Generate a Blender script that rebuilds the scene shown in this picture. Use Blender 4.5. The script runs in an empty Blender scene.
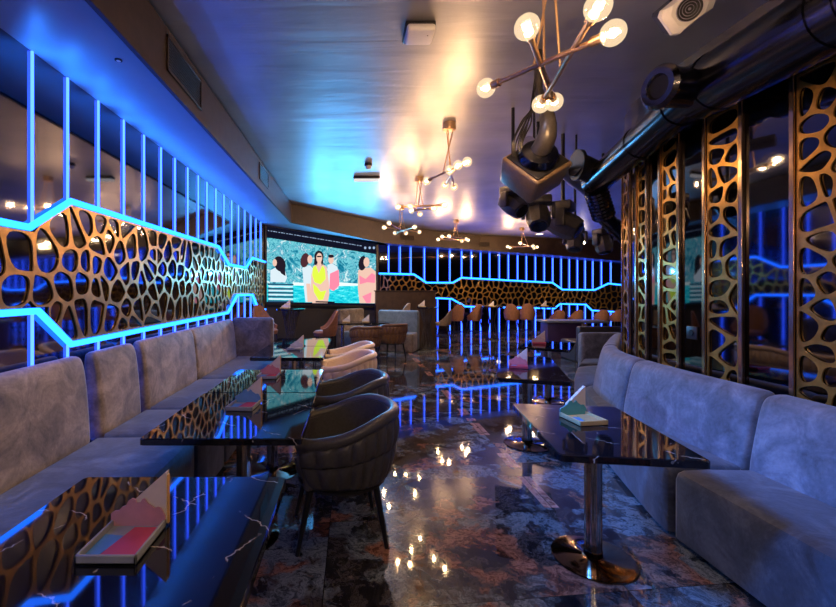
import bpy, bmesh, math, random
from mathutils import Vector, Matrix
random.seed(7)
PI = math.pi
S = bpy.context.scene
COL = S.collection
F, CX, CY, H = 420.0, 352.0, 290.0, 1.48          # focal length in px, vanishing point, eye height

def W(px, py, d):
    return Vector(((px - CX) * d / F, d, H - (py - CY) * d / F))

def X(px, d):
    return (px - CX) * d / F

# ------------------------------------------------------------------ materials
def lin(r, g, b):
    f = lambda c: ((c / 255 + .055) / 1.055) ** 2.4 if c > 10 else c / 255 / 12.92
    return (f(r), f(g), f(b), 1)

class NT:
    def __init__(s, name):
        s.m = bpy.data.materials.new(name); s.m.use_nodes = True
        s.t = s.m.node_tree; s.t.nodes.clear()
        s.out = s.n('ShaderNodeOutputMaterial')
    def n(s, typ, **kw):
        nd = s.t.nodes.new(typ)
        for k, v in kw.items():
            if k.startswith('_'): setattr(nd, k[1:], v)
            else: s.set(nd.inputs[k.replace('9', ' ')], v)
        return nd
    def set(s, inp, v):
        if isinstance(v, bpy.types.NodeSocket): s.t.links.new(v, inp)
        elif isinstance(v, bpy.types.Node): s.t.links.new(v.outputs[0], inp)
        else: inp.default_value = v
    def math(s, op, a, b=0.0, c=None):
        nd = s.t.nodes.new('ShaderNodeMath'); nd.operation = op
        s.set(nd.inputs[0], a); s.set(nd.inputs[1], b)
        if c is not None: s.set(nd.inputs[2], c)
        return nd.outputs[0]
    def ramp(s, fac, stops, interp='LINEAR'):
        nd = s.t.nodes.new('ShaderNodeValToRGB'); cr = nd.color_ramp; cr.interpolation = interp
        while len(cr.elements) < len(stops): cr.elements.new(.5)
        for e, (p, c) in zip(cr.elements, stops):
            e.position = p; e.color = c if len(c) == 4 else (*c, 1)
        s.set(nd.inputs[0], fac); return nd.outputs[0]
    def mix(s, fac, a, b):
        nd = s.t.nodes.new('ShaderNodeMix'); nd.data_type = 'RGBA'
        s.set(nd.inputs[0], fac); s.set(nd.inputs[6], a); s.set(nd.inputs[7], b); return nd.outputs[2]
    def coord(s, scale=(1, 1, 1), rot=(0, 0, 0), kind='Object', loc=(0, 0, 0)):
        tc = s.t.nodes.new('ShaderNodeTexCoord'); mp = s.t.nodes.new('ShaderNodeMapping')
        s.t.links.new(tc.outputs[kind], mp.inputs[0])
        mp.inputs['Scale'].default_value = scale; mp.inputs['Rotation'].default_value = rot; mp.inputs['Location'].default_value = loc
        return mp.outputs[0]
    def noise(s, vec, scale, detail=4, rough=.5, dist=0.0):
        nd = s.n('ShaderNodeTexNoise', Vector=vec, Scale=scale, Detail=detail, Roughness=rough, Distortion=dist)
        return nd
    def bump(s, h, strength=.3, dist=.01):
        return s.n('ShaderNodeBump', Height=h, Strength=strength, Distance=dist).outputs[0]
    def pbr(s, **kw):
        p = s.t.nodes.new('ShaderNodeBsdfPrincipled')
        for k, v in kw.items(): s.set(p.inputs[k.replace('_', ' ')], v)
        s.t.links.new(p.outputs[0], s.out.inputs[0]); return s.m

def plain(name, col, rough=.5, metal=0.0, var=.15, scale=30, bump=0.0, **kw):
    t = NT(name); v = t.coord()
    nz = t.noise(v, scale, 4, .6).outputs[0]
    lo = tuple(c * (1 - var) for c in col[:3]) + (1,); hi = tuple(min(1, c * (1 + var)) for c in col[:3]) + (1,)
    c = t.ramp(nz, [(.3, lo), (.7, hi)])
    a = dict(Base_Color=c, Roughness=rough, Metallic=metal); a.update(kw)
    if bump: a['Normal'] = t.bump(nz, bump, .004)
    return t.pbr(**a)

def emit(name, col, strength):
    t = NT(name)
    e = t.n('ShaderNodeEmission', Color=col if len(col) == 4 else (*col, 1), Strength=strength)
    t.t.links.new(e.outputs[0], t.out.inputs[0]); return t.m

M = {}
M['neon'] = emit('neon_blue', (.026, .085, 1), 7.0)
M['neon_zig'] = emit('neon_cyan', (.010, .13, 1), 7.0)
M['mirror'] = plain('black_mirror_glass', (.20, .20, .235), .045, 1.0, .05, 3)
M['mirror_right'] = plain('black_gloss_panel', (.13, .13, .15), .04, 1.0, .05, 3)
M['brass'] = plain('brass_lattice', (.56, .30, .06), .34, .8, .35, 9, .15)
M['strip'] = plain('bronze_strip', (.50, .34, .22), .18, .95, .15, 14)
M['fascia'] = plain('brown_fascia_leather', (.040, .022, .013), .5, 0, .3, 12, .2)
M['soffit'] = plain('soffit_satin_paint', (.30, .33, .36), .40, 0, .08, 2)
M['rear'] = plain('dark_wall_paint', (.03, .028, .03), .5)
M['black'] = plain('black_metal', (.014, .014, .016), .35, .3)
M['blackp'] = plain('black_plastic', (.018, .017, .018), .4)
M['fixture'] = plain('dark_fixture_casing', (.085, .075, .068), .34, .3, .2)
M['gloss'] = plain('black_gloss_duct', (.085, .085, .10), .20, 1.0, .15, 8)
M['white'] = plain('white_plastic', (.75, .73, .70), .35, 0, .03)
M['steel'] = plain('brushed_steel_column', (.62, .56, .50), .16, 1.0, .15, 40)
M['copper'] = plain('polished_bronze_base', (.22, .15, .11), .08, 1.0, .15, 5)
M['bronze'] = plain('bronze_lamp_metal', (.74, .46, .25), .28, .65, .1)
M['leather'] = plain('charcoal_leather', (.075, .070, .072), .36, 0, .2, 60, .2)
M['cream'] = plain('cream_leather', (.80, .60, .45), .42, 0, .08, 60, .1)
M['tan'] = plain('brown_leather', (.16, .085, .05), .42, 0, .2, 40, .1)
M['legs'] = plain('black_wood_leg', (.012, .012, .013), .35)
M['stool'] = plain('russet_velvet', (.26, .115, .065), .6, 0, .2, 20)
M['taupe'] = plain('taupe_velvet', (.34, .25, .18), .6, 0, .2, 20)
M['navy'] = plain('navy_velvet', (.04, .06, .12), .6, 0, .2, 20)
M['purple'] = plain('plum_lacquer', (.10, .055, .13), .3, 0, .2, 6)
M['partition'] = plain('brown_partition_wood', (.05, .03, .022), .45, 0, .3, 8)
M['paper'] = plain('white_napkin_paper', (.78, .70, .64), .7, 0, .05)
M['paperedge'] = plain('orange_napkin_edge', (.75, .42, .16), .7)
M['glassgrille'] = plain('lilac_grille_plastic', (.33, .31, .42), .4)
M['downlight'] = emit('downlight_disc', (1, .95, .9), 3.0)
M['lit_diffuser'] = emit('lit_diffuser', (1, .95, .9), .7)
M['filament'] = emit('bulb_filament', (1, .80, .52), 30.0)

def bulb_mat():
    t = NT('bulb_glass')
    tr = t.n('ShaderNodeBsdfTransparent', Color=(1, .95, .86, 1))
    em = t.n('ShaderNodeEmission', Color=(1, .74, .46, 1), Strength=1.25)
    gl = t.n('ShaderNodeBsdfGlossy', Color=(1, 1, 1, 1), Roughness=.05)
    m1 = t.t.nodes.new('ShaderNodeMixShader'); m1.inputs[0].default_value = .42
    t.t.links.new(tr.outputs[0], m1.inputs[1]); t.t.links.new(em.outputs[0], m1.inputs[2])
    m2 = t.t.nodes.new('ShaderNodeMixShader'); m2.inputs[0].default_value = .06
    t.t.links.new(m1.outputs[0], m2.inputs[1]); t.t.links.new(gl.outputs[0], m2.inputs[2])
    t.t.links.new(m2.outputs[0], t.out.inputs[0]); return t.m
M['bulb'] = bulb_mat()

def velvet(name, base, dark, light):
    t = NT(name); v = t.coord()
    big = t.noise(v, 5.0, 5, .62, .8).outputs[0]
    fine = t.noise(v, 46.0, 3, .6).outputs[0]
    f = t.math('ADD', t.math('MULTIPLY', big, .8), t.math('MULTIPLY', fine, .2))
    c = t.ramp(f, [(.33, dark), (.5, base), (.66, light)])
    return t.pbr(Base_Color=c, Roughness=.62, Sheen_Weight=.5, Sheen_Roughness=.45, Sheen_Tint=(.7, .72, .8, 1),
                 Normal=t.bump(f, .35, .012))
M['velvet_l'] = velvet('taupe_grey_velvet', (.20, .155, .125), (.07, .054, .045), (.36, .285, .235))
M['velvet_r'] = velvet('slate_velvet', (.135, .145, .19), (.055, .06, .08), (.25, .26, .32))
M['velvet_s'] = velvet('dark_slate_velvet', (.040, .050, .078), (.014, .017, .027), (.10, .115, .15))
M['velvet_b'] = velvet('blue_grey_velvet', (.16, .22, .27), (.09, .13, .17), (.23, .30, .36))

def ceiling_mat():
    t = NT('satin_stretch_ceiling')
    v = t.coord((1, 1, 1))
    w = t.noise(t.coord((.35, 2.6, 1), (0, 0, .12)), 2.2, 4, .55, .4).outputs[0]
    w2 = t.noise(t.coord((1.2, 1.2, 1)), 1.2, 3, .5).outputs[0]
    c = t.ramp(w2, [(.3, (.40, .40, .42)), (.7, (.55, .54, .55))])
    h = t.math('ADD', t.math('MULTIPLY', w, .7), t.math('MULTIPLY', w2, .6))
    r = t.ramp(w, [(.3, (.38, .38, .38)), (.7, (.46, .46, .46))])
    return t.pbr(Base_Color=c, Metallic=.80, Roughness=r, Normal=t.bump(h, .16, .05))
M['ceiling'] = ceiling_mat()

def marble():
    t = NT('black_veined_marble'); v = t.coord((1, 1, 1))
    sp = t.t.nodes.new('ShaderNodeSeparateXYZ'); t.t.links.new(v, sp.inputs[0])
    wob = t.noise(v, 5.5, 4, .6).outputs[0]
    def vein(ca, sa, freq, amp, wid, seed, thr):
        p = t.math('ADD', t.math('MULTIPLY', sp.outputs[0], ca * freq), t.math('MULTIPLY', sp.outputs[1], sa * freq))
        p = t.math('ADD', p, t.math('MULTIPLY', wob, amp))
        d = t.math('ABSOLUTE', t.math('SUBTRACT', t.math('FRACT', p), .5))
        line = t.math('SUBTRACT', 1.0, t.math('MINIMUM', t.math('DIVIDE', d, wid), 1.0))
        m = t.ramp(t.noise(t.coord(loc=(seed, seed * .6, 0)), 7.0, 3, .6).outputs[0], [(thr, (0, 0, 0)), (thr + .05, (1, 1, 1))])
        return t.math('MULTIPLY', line, m)
    f = t.math('MAXIMUM', vein(.45, .9, 4.1, .8, .016, 2.3, .50), vein(.95, -.35, 3.3, .9, .014, 7.7, .53))
    c = t.mix(f, (.006, .006, .009, 1), (.55, .52, .50, 1))
    return t.pbr(Base_Color=c, Roughness=.04, IOR=1.6, Specular_IOR_Level=.58)
M['marble'] = marble()

def floor_mat():
    t = NT('polished_multicolour_marble_floor')
    tc = t.t.nodes.new('ShaderNodeTexCoord'); sep = t.t.nodes.new('ShaderNodeSeparateXYZ')
    t.t.links.new(tc.outputs['Object'], sep.inputs[0]); x, y = sep.outputs[0], sep.outputs[1]
    # slab seams: x pitch 1.5, y pitch .75, turned a touch
    def cell(a, b, k, pitch, off):
        p = t.math('ADD', t.math('MULTIPLY', b, k), a)
        q = t.math('DIVIDE', t.math('SUBTRACT', p, off), pitch)
        return q
    qx = cell(x, y, .0, 1.5, 1.36); qy = cell(y, x, -.10, .76, 1.93)
    fx = t.math('FRACT', qx); fy = t.math('FRACT', qy)
    ix = t.math('FLOOR', qx); iy = t.math('FLOOR', qy)
    def seam(f, w):
        m = t.math('MINIMUM', f, t.math('SUBTRACT', 1.0, f)); return t.math('LESS_THAN', m, w)
    sm = t.math('MAXIMUM', seam(fx, .0016), seam(fy, .0032))
    off = t.t.nodes.new('ShaderNodeCombineXYZ')
    t.set(off.inputs[0], t.math('ADD', x, t.math('MULTIPLY', iy, 3.7)))
    t.set(off.inputs[1], t.math('ADD', y, t.math('MULTIPLY', ix, 5.3)))
    vec = off.outputs[0]
    wv = t.n('ShaderNodeTexNoise', Vector=vec, Scale=3.0, Detail=5.0, Roughness=.6)
    vm = t.t.nodes.new('ShaderNodeVectorMath'); vm.operation = 'MULTIPLY_ADD'
    t.t.links.new(wv.outputs['Color'], vm.inputs[0]); vm.inputs[1].default_value = (.45, .45, .45); t.t.links.new(vec, vm.inputs[2])
    sw = t.noise(vm.outputs[0], 7.5, 9, .72, .7).outputs[0]
    big = t.noise(vm.outputs[0], 2.6, 3, .55, .3).outputs[0]
    big2 = t.noise(vm.outputs[0], 2.1, 3, .55).outputs[0]
    dark = t.ramp(sw, [(.34, (.006, .006, .009)), (.46, (.022, .021, .026)), (.53, (.085, .076, .078)), (.58, (.030, .026, .028)), (.70, (.20, .175, .17))])
    blue = t.ramp(sw, [(.34, (.012, .017, .024)), (.45, (.06, .08, .10)), (.52, (.24, .29, .33)), (.58, (.06, .08, .10)), (.70, (.34, .42, .48))])
    rust = t.ramp(sw, [(.34, (.024, .012, .009)), (.45, (.15, .06, .04)), (.52, (.42, .21, .14)), (.58, (.10, .042, .03)), (.70, (.46, .25, .17))])
    mb_ = t.ramp(big, [(.50, (0, 0, 0)), (.57, (1, 1, 1))]); mr = t.ramp(big2, [(.565, (0, 0, 0)), (.62, (1, 1, 1))])
    c = t.mix(mb_, dark, blue); c = t.mix(mr, c, rust)
    # salmon strip running beside the right-hand seam
    st = t.math('LESS_THAN', t.math('ABSOLUTE', t.math('SUBTRACT', x, 1.36)), .05)
    sg = t.ramp(t.noise(t.coord((0, 1, 0)), 2.1, 1).outputs[0], [(.46, (0, 0, 0)), (.5, (1, 1, 1))], 'CONSTANT')
    pk = t.ramp(sw, [(.38, (.2, .07, .05)), (.5, (.66, .36, .28)), (.6, (.32, .12, .09))])
    c = t.mix(t.math('MULTIPLY', st, sg), c, pk)
    c = t.mix(sm, c, (.004, .004, .004, 1))
    rg = t.ramp(sw, [(.4, (.03, .03, .03)), (.6, (.06, .06, .06))])
    return t.pbr(Base_Color=c, Roughness=rg, IOR=1.75, Specular_IOR_Level=.62)
M['floor'] = floor_mat()

# ------------------------------------------------------------------ mesh builder
class MB:
    def __init__(s): s.v, s.f, s.mi = [], [], []
    def add(s, vs, fs, mi=0):
        o = len(s.v); s.v += [tuple(p) for p in vs]; s.f += [tuple(i + o for i in f) for f in fs]; s.mi += [mi] * len(fs)
        return s
    def box(s, c, size, bev=0.0, seg=2, mat=None, mi=0, taper=None):
        bm = bmesh.new(); bmesh.ops.create_cube(bm, size=1)
        for v in bm.verts:
            v.co = Vector((v.co.x * size[0], v.co.y * size[1], v.co.z * size[2]))
            if taper and v.co.z < 0: v.co.x *= taper[0]; v.co.y *= taper[1]
        if bev: bmesh.ops.bevel(bm, geom=bm.edges[:], offset=bev, segments=seg, profile=.5, affect='EDGES')
        M4 = Matrix.Translation(Vector(c)) @ (mat.to_4x4() if mat is not None else Matrix.Identity(4))
        bm.verts.index_update()
        s.add([M4 @ v.co for v in bm.verts], [[v.index for v in f.verts] for f in bm.faces], mi); bm.free(); return s
    def tube(s, pts, r, n=12, caps=True, mi=0):
        pts = [Vector(p) for p in pts]; rs = r if isinstance(r, (list, tuple)) else [r] * len(pts)
        vs, fs = [], []; up = None
        for i, p in enumerate(pts):
            a = (pts[i] - pts[i - 1]).normalized() if i else None
            b = (pts[i + 1] - pts[i]).normalized() if i < len(pts) - 1 else None
            t = (a + b).normalized() if a and b else (a or b)
            if up is None: up = t.orthogonal().normalized()
            up = (up - t * up.dot(t)).normalized(); sd = t.cross(up)
            k = 1 / max(.5, t.dot(b)) if a and b else 1
            for j in range(n):
                an = 2 * PI * j / n
                vs.append(p + (up * math.cos(an) + sd * math.sin(an)) * rs[i] * k)
        for i in range(len(pts) - 1):
            for j in range(n):
                fs.append((i * n + j, i * n + (j + 1) % n, (i + 1) * n + (j + 1) % n, (i + 1) * n + j))
        if caps: fs += [tuple(range(n))[::-1], tuple((len(pts) - 1) * n + j for j in range(n))]
        return s.add(vs, fs, mi)
    def lathe(s, prof, c=(0, 0, 0), n=32, mat=None, mi=0):
        vs, fs = [], []; c = Vector(c)
        for r, z in prof:
            for j in range(n):
                a = 2 * PI * j / n; p = Vector((r * math.cos(a), r * math.sin(a), z))
                vs.append(c + (mat @ p if mat is not None else p))
        for i in range(len(prof) - 1):
            for j in range(n):
                fs.append((i * n + j, i * n + (j + 1) % n, (i + 1) * n + (j + 1) % n, (i + 1) * n + j))
        fs += [tuple(range(n))[::-1], tuple((len(prof) - 1) * n + j for j in range(n))]
        return s.add(vs, fs, mi)
    def sphere(s, c, r, n=20, sq=(1, 1, 1), mi=0):
        k = n // 2
        prof = [(max(1e-4, r * math.sin(PI * i / k)), -r * math.cos(PI * i / k)) for i in range(k + 1)]
        return s.lathe(prof, c, n, Matrix.Diagonal(Vector(sq)), mi)
    def prism(s, poly, z0, z1, mi=0):
        n = len(poly)
        vs = [(x, y, z0) for x, y in poly] + [(x, y, z1) for x, y in poly]
        fs = [tuple(range(n))[::-1], tuple(range(n, 2 * n))] + [(i, (i + 1) % n, n + (i + 1) % n, n + i) for i in range(n)]
        return s.add(vs, fs, mi)
    def slab(s, poly3, nrm, th, mi=0):            # a planar polygon given depth along nrm
        n = len(poly3); nv = Vector(nrm) * th
        vs = [Vector(p) for p in poly3] + [Vector(p) + nv for p in poly3]
        fs = [tuple(range(n))[::-1], tuple(range(n, 2 * n))] + [(i, (i + 1) % n, n + (i + 1) % n, n + i) for i in range(n)]
        return s.add(vs, fs, mi)
    def loft(s, rings, caps=True, mi=0):
        n = len(rings[0]); vs = [p for r in rings for p in r]; fs = []
        for i in range(len(rings) - 1):
            for j in range(n):
                fs.append((i * n + j, i * n + (j + 1) % n, (i + 1) * n + (j + 1) % n, (i + 1) * n + j))
        if caps: fs += [tuple(range(n))[::-1], tuple((len(rings) - 1) * n + j for j in range(n))]
        return s.add(vs, fs, mi)

def obj(name, mb, mat, parent=None, smooth=True, origin=None, angle=40):
    me = bpy.data.meshes.new(name)
    o3 = Vector(origin) if origin is not None else Vector((0, 0, 0))
    vs = [tuple(Vector(p) - o3) for p in mb.v] if origin is not None else mb.v
    me.from_pydata(vs, [], mb.f); me.validate()
    bm = bmesh.new(); bm.from_mesh(me); bmesh.ops.recalc_face_normals(bm, faces=bm.faces); bm.to_mesh(me); bm.free()
    mats = mat if isinstance(mat, (list, tuple)) else [mat]
    for m in mats: me.materials.append(m)
    if len(mats) > 1 and len(mb.mi) == len(me.polygons):
        for p, i in zip(me.polygons, mb.mi): p.material_index = i
    if smooth:
        for p in me.polygons: p.use_smooth = True
        me.set_sharp_from_angle(angle=math.radians(angle))
    o = bpy.data.objects.new(name, me); COL.objects.link(o)
    if parent: o.parent = parent
    elif origin is not None: o.location = o3
    return o

def tag(o, label, cat, group=None):
    o['label'] = label; o['category'] = cat
    if group: o['group'] = group
    return o

def thing(name, label, cat, loc=(0, 0, 0), rz=0, group=None):
    o = bpy.data.objects.new(name, None); COL.objects.link(o)
    o.empty_display_size = .05
    o.location = loc; o.rotation_euler = (0, 0, rz); return tag(o, label, cat, group)

def struct(name, mb, mat, smooth=False):
    o = obj(name, mb, mat, smooth=smooth); o['kind'] = 'structure'; return o

def dup(root, loc, rz, label, group=None):
    r = root.copy(); COL.objects.link(r); r.location = loc; r.rotation_euler = (0, 0, rz); r['label'] = label
    if group: r['group'] = group
    for ch in list(root.children):
        c = ch.copy(); COL.objects.link(c); c.parent = r
        for g in ch.children:
            d = g.copy(); COL.objects.link(d); d.parent = c
    return r

ORD = ['first', 'second', 'third', 'fourth', 'fifth', 'sixth', 'seventh', 'eighth', 'ninth', 'tenth', 'eleventh', 'twelfth', 'thirteenth',
       'fourteenth', 'fifteenth', 'sixteenth', 'seventeenth', 'eighteenth', 'nineteenth', 'twentieth', 'twenty-first', 'twenty-second',
       'twenty-third', 'twenty-fourth', 'twenty-fifth']

# ------------------------------------------------------------------ shell
XL, ZS, ZC = -1.905, 2.90, 3.30
BACK = [(.70, 12.75), (X(389, 13.3), 13.3), (2.9, 14.0), (4.42, 14.5), (6.36, 15.0), (8.42, 15.5), (10.97, 16.0), (14.5, 16.3)]
BZ = [2.89, 2.89, 2.84, 2.785, 2.70, 2.60, 2.47, 2.40]
RIGHT = [(2.62, -1.5), (2.62, 3.1), (2.65, 3.6), (2.74, 4.1), (2.88, 4.45), (3.12, 4.82), (3.6, 5.5), (4.05, 6.1), (4.62, 6.95), (4.75, 7.3)]
SCR0, SCR1 = Vector((XL, 9.2)), Vector((.70, 11.8))

def poly_at_px(poly, px):                          # where the wall crosses a bearing from the camera
    k = (px - CX) / F
    for (x0, y0), (x1, y1) in zip(poly, poly[1:]):
        den = (x1 - x0) - k * (y1 - y0)
        if abs(den) < 1e-9: continue
        t = (k * y0 - x0) / den
        if -1e-6 <= t <= 1 + 1e-6 and y0 + t * (y1 - y0) > .3:
            return Vector((x0 + t * (x1 - x0), y0 + t * (y1 - y0)))
    return None

def wall(name, poly, z0, z1, mat, th=.12, side=1):
    mb = MB(); n = len(poly); off = []
    for i, p in enumerate(poly):
        a = Vector(poly[max(0, i - 1)]); b = Vector(poly[min(n - 1, i + 1)]); t = (b - a).normalized()
        off.append(Vector(p) + Vector((t.y, -t.x)) * th * side)
    rings = []
    for p, q in zip(poly, off):
        rings.append([Vector((p[0], p[1], z0)), Vector((q.x, q.y, z0)), Vector((q.x, q.y, z1)), Vector((p[0], p[1], z1))])
    mb.loft(rings); return struct(name, mb, mat, True)

struct('floor', MB().box((6.2, 7.4, -.05), (16.8, 18.2, .1)), M['floor'])
struct('ceiling', MB().box((6.2, 7.4, ZC + .05), (16.8, 18.2, .1)), M['ceiling'])
wall('wall_left', [(XL, -1.5), (XL, 9.2)], 0, ZC, M['mirror'], .12, -1)
wall('wall_screen', [tuple(SCR0), tuple(SCR1), (.70, 12.75)], 0, ZC, M['rear'], .12, -1)
wall('wall_back', BACK, 0, ZC, M['mirror'], .12, -1)
wall('wall_right', RIGHT, 0, ZC, M['mirror_right'], .10, 1)
wall('wall_side', [(4.78, 7.36), (14.4, 7.36)], 0, ZC, M['rear'], .10, 1)
wall('wall_far_side', [(14.45, 7.3), (14.45, 16.3)], 0, ZC, M['rear'], .10, 1)
wall('wall_rear', [(-1.9, -1.52), (2.65, -1.52)], 0, ZC, M['rear'], .10, 1)

SW = [(XL, -1.5, ZS), (XL, 9.2, ZS), (.70, 11.8, 2.88), (BACK[1][0], BACK[1][1], 2.89), (2.9, 14, 2.84), (4.42, 14.5, 2.785), (6.36, 15, 2.70), (8.42, 15.5, 2.60), (10.97, 16, 2.47)]
FA = [(-1.3, -1.5, ZS), (-1.3, 8.8, ZS), (.807, 11.3, 2.76), (1.5, 12.05, 2.78), (2.72, 13.0, 2.81), (4.24, 13.9, 2.80), (5.76, 14.4, 2.76), (7.14, 14.84, 2.72), (10.6, 15.5, 2.50)]
mb = MB(); mb.loft([[Vector(a), Vector(b), Vector(b) + Vector((0, 0, .03)), Vector(a) + Vector((0, 0, .03))] for a, b in zip(SW, FA)])
struct('trim_1', mb, M['soffit'])
mb = MB(); rings = []
for i, p in enumerate(FA):
    a = Vector(FA[max(0, i - 1)][:2]); b = Vector(FA[min(len(FA) - 1, i + 1)][:2]); t = (b - a).normalized(); n2 = Vector((t.y, -t.x)) * .03
    rings.append([Vector((p[0], p[1], p[2] - .012)), Vector((p[0] + n2.x, p[1] + n2.y, p[2] - .012)), Vector((p[0] + n2.x, p[1] + n2.y, ZC - .015)), Vector((p[0], p[1], ZC - .015))])
mb.loft(rings); struct('trim_2', mb, M['fascia'])

# ------------------------------------------------------------------ neon on the left wall
UPZ = [(-1.2, 1.85), (2.454, 1.846), (2.812, 2.075), (5.927, 2.09), (6.45, 1.87), (7.47, 1.875), (7.96, 2.09), (9.12, 2.09)]
LOZ = [(-1.2, 1.354), (2.52, 1.354), (2.817, 1.115), (6.375, 1.135), (6.9, 1.395), (7.96, 1.39), (8.51, 1.06), (9.12, 1.06)]
def interp(pl, u):
    for (a, za), (b, zb) in zip(pl, pl[1:]):
        if a <= u <= b: return za + (zb - za) * (u - a) / (b - a)
    return pl[-1][1] if u > pl[-1][0] else pl[0][1]
def zig(name, pts, r, label, grp):
    return tag(obj(name, MB().tube(pts, r, 10), M['neon_zig'], origin=pts[0]), label, 'neon light', grp)
zig('neon_zigzag_light', [Vector((XL + .022, y, z)) for y, z in UPZ], .020, 'upper cyan zigzag neon line above the gold lattice on left wall', 'zigzag neon lines')
zig('neon_zigzag_light', [Vector((XL + .022, y, z)) for y, z in LOZ], .020, 'lower cyan zigzag neon line just above the left bench back', 'zigzag neon lines')
TD = [2.49, 2.80, 3.14, 3.49, 3.83, 4.17, 4.5, 4.85, 5.18, 5.49, 5.85, 6.22, 6.62, 7.02, 7.44, 7.88, 8.3, 8.75]
for i, d in enumerate(TD):
    z0 = interp(UPZ, d)
    tag(obj('neon_tube', MB().tube([(XL + .0095, d, z0 + .012), (XL + .0095, d, ZS - .005)], .0085, 8), M['neon'], origin=(XL + .0095, d, z0)),
        f'{ORD[i]} upright blue neon tube from the left, above the left wall zigzag', 'neon light', 'upper neon tubes on the left wall')
for i, d in enumerate(TD):
    z1 = interp(LOZ, d)
    tag(obj('neon_tube', MB().tube([(XL + .0095, d, .004), (XL + .0095, d, z1 - .012)], .0085, 8), M['neon'], origin=(XL + .0095, d, 0)),
        f'{ORD[i]} short blue neon tube from the left, below the left wall zigzag', 'neon light', 'lower neon tubes on the left wall')

# ------------------------------------------------------------------ voronoi brass lattice
def clip(poly, p, n):                              # keep the side where (q-p).n <= 0
    out = []
    for i in range(len(poly)):
        a, b = poly[i], poly[(i + 1) % len(poly)]
        da = (a[0] - p[0]) * n[0] + (a[1] - p[1]) * n[1]; db = (b[0] - p[0]) * n[0] + (b[1] - p[1]) * n[1]
        if da <= 0: out.append(a)
        if (da < 0 < db) or (db < 0 < da):
            t = da / (da - db); out.append((a[0] + (b[0] - a[0]) * t, a[1] + (b[1] - a[1]) * t))
    return out
def chaikin(p):
    o = []
    for i in range(len(p)):
        a, b = p[i], p[(i + 1) % len(p)]
        o += [(a[0] * .77 + b[0] * .23, a[1] * .77 + b[1] * .23), (a[0] * .23 + b[0] * .77, a[1] * .23 + b[1] * .77)]
    return o
def raydist(poly, c, an):
    dx, dy = math.cos(an), math.sin(an); best = None
    for i in range(len(poly)):
        a, b = poly[i], poly[(i + 1) % len(poly)]
        ex, ey = b[0] - a[0], b[1] - a[1]; den = dx * ey - dy * ex
        if abs(den) < 1e-12: continue
        t = ((a[0] - c[0]) * ey - (a[1] - c[1]) * ex) / den; u = ((a[0] - c[0]) * dy - (a[1] - c[1]) * dx) / den
        if t > 0 and -1e-7 <= u <= 1 + 1e-7 and (best is None or t < best): best = t
    return best
def lattice(mb, seeds, segs, strut, m3, th=.02):
    ghosts = []
    for s in seeds:
        for (a, b) in segs:
            ex, ey = b[0] - a[0], b[1] - a[1]; L = math.hypot(ex, ey); ex /= L; ey /= L
            t = (s[0] - a[0]) * ex + (s[1] - a[1]) * ey
            if t < -.12 or t > L + .12: continue
            fx, fy = a[0] + ex * t, a[1] + ey * t
            if math.hypot(s[0] - fx, s[1] - fy) < .3: ghosts.append((2 * fx - s[0], 2 * fy - s[1]))
    allp = seeds + ghosts
    for s in seeds:
        nb = sorted((p for p in allp if p is not s and abs(p[0] - s[0]) < .75 and abs(p[1] - s[1]) < .75), key=lambda p: (p[0] - s[0]) ** 2 + (p[1] - s[1]) ** 2)[:22]
        out = [(s[0] - .3, s[1] - .3), (s[0] + .3, s[1] - .3), (s[0] + .3, s[1] + .3), (s[0] - .3, s[1] + .3)]; inn = list(out)
        for p in nb:
            dx, dy = p[0] - s[0], p[1] - s[1]; L = math.hypot(dx, dy)
            if L < 1e-6: continue
            n = (dx / L, dy / L); mid = ((p[0] + s[0]) / 2, (p[1] + s[1]) / 2); hs = strut / 2
            out = clip(out, mid, n); inn = clip(inn, (mid[0] - n[0] * hs, mid[1] - n[1] * hs), n)
            if len(inn) < 3 or len(out) < 3: break
        if len(inn) < 3 or len(out) < 3: continue
        hole = chaikin(chaikin(inn))
        c = (sum(p[0] for p in inn) / len(inn), sum(p[1] for p in inn) / len(inn))
        ang = sorted(set([round(math.atan2(p[1] - c[1], p[0] - c[0]), 5) for p in hole + out]))
        ri, ro, ri0 = [], [], []
        ok = True
        for a in ang:
            r1, r2 = raydist(hole, c, a), raydist(out, c, a)
            if r1 is None or r2 is None: ok = False; break
            ri.append(r1); ro.append(r2)
        if not ok: continue
        n = len(ang)
        P = lambda r, a, h: m3(c[0] + r * math.cos(a), c[1] + r * math.sin(a), h)
        vs = [P(r, a, th) for r, a in zip(ro, ang)] + [P(r, a, th) for r, a in zip(ri, ang)] + [P(r, a, 0) for r, a in zip(ri, ang)]
        fs = []
        for j in range(n):
            k = (j + 1) % n
            fs += [(j, k, n + k, n + j), (n + j, n + k, 2 * n + k, 2 * n + j)]
        mb.add(vs, fs)
    return mb
def seeds_in(u0, u1, lo, hi, du, dv, jit, margin, rnd):
    out = []; r = 0
    zmin = min(z for z in [lo(u0 + (u1 - u0) * k / 60) for k in range(61)]); zmax = max(z for z in [hi(u0 + (u1 - u0) * k / 60) for k in range(61)])
    v = zmin + dv * .4
    while v < zmax:
        u = u0 + (du * .5 if r % 2 else 0.1 * du)
        while u < u1:
            a = u + rnd.uniform(-jit, jit) * du; b = v + rnd.uniform(-jit, jit) * dv
            if u0 + margin < a < u1 - margin and lo(a) + margin < b < hi(a) - margin: out.append((a, b))
            u += du
        v += dv; r += 1
    return out

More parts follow.
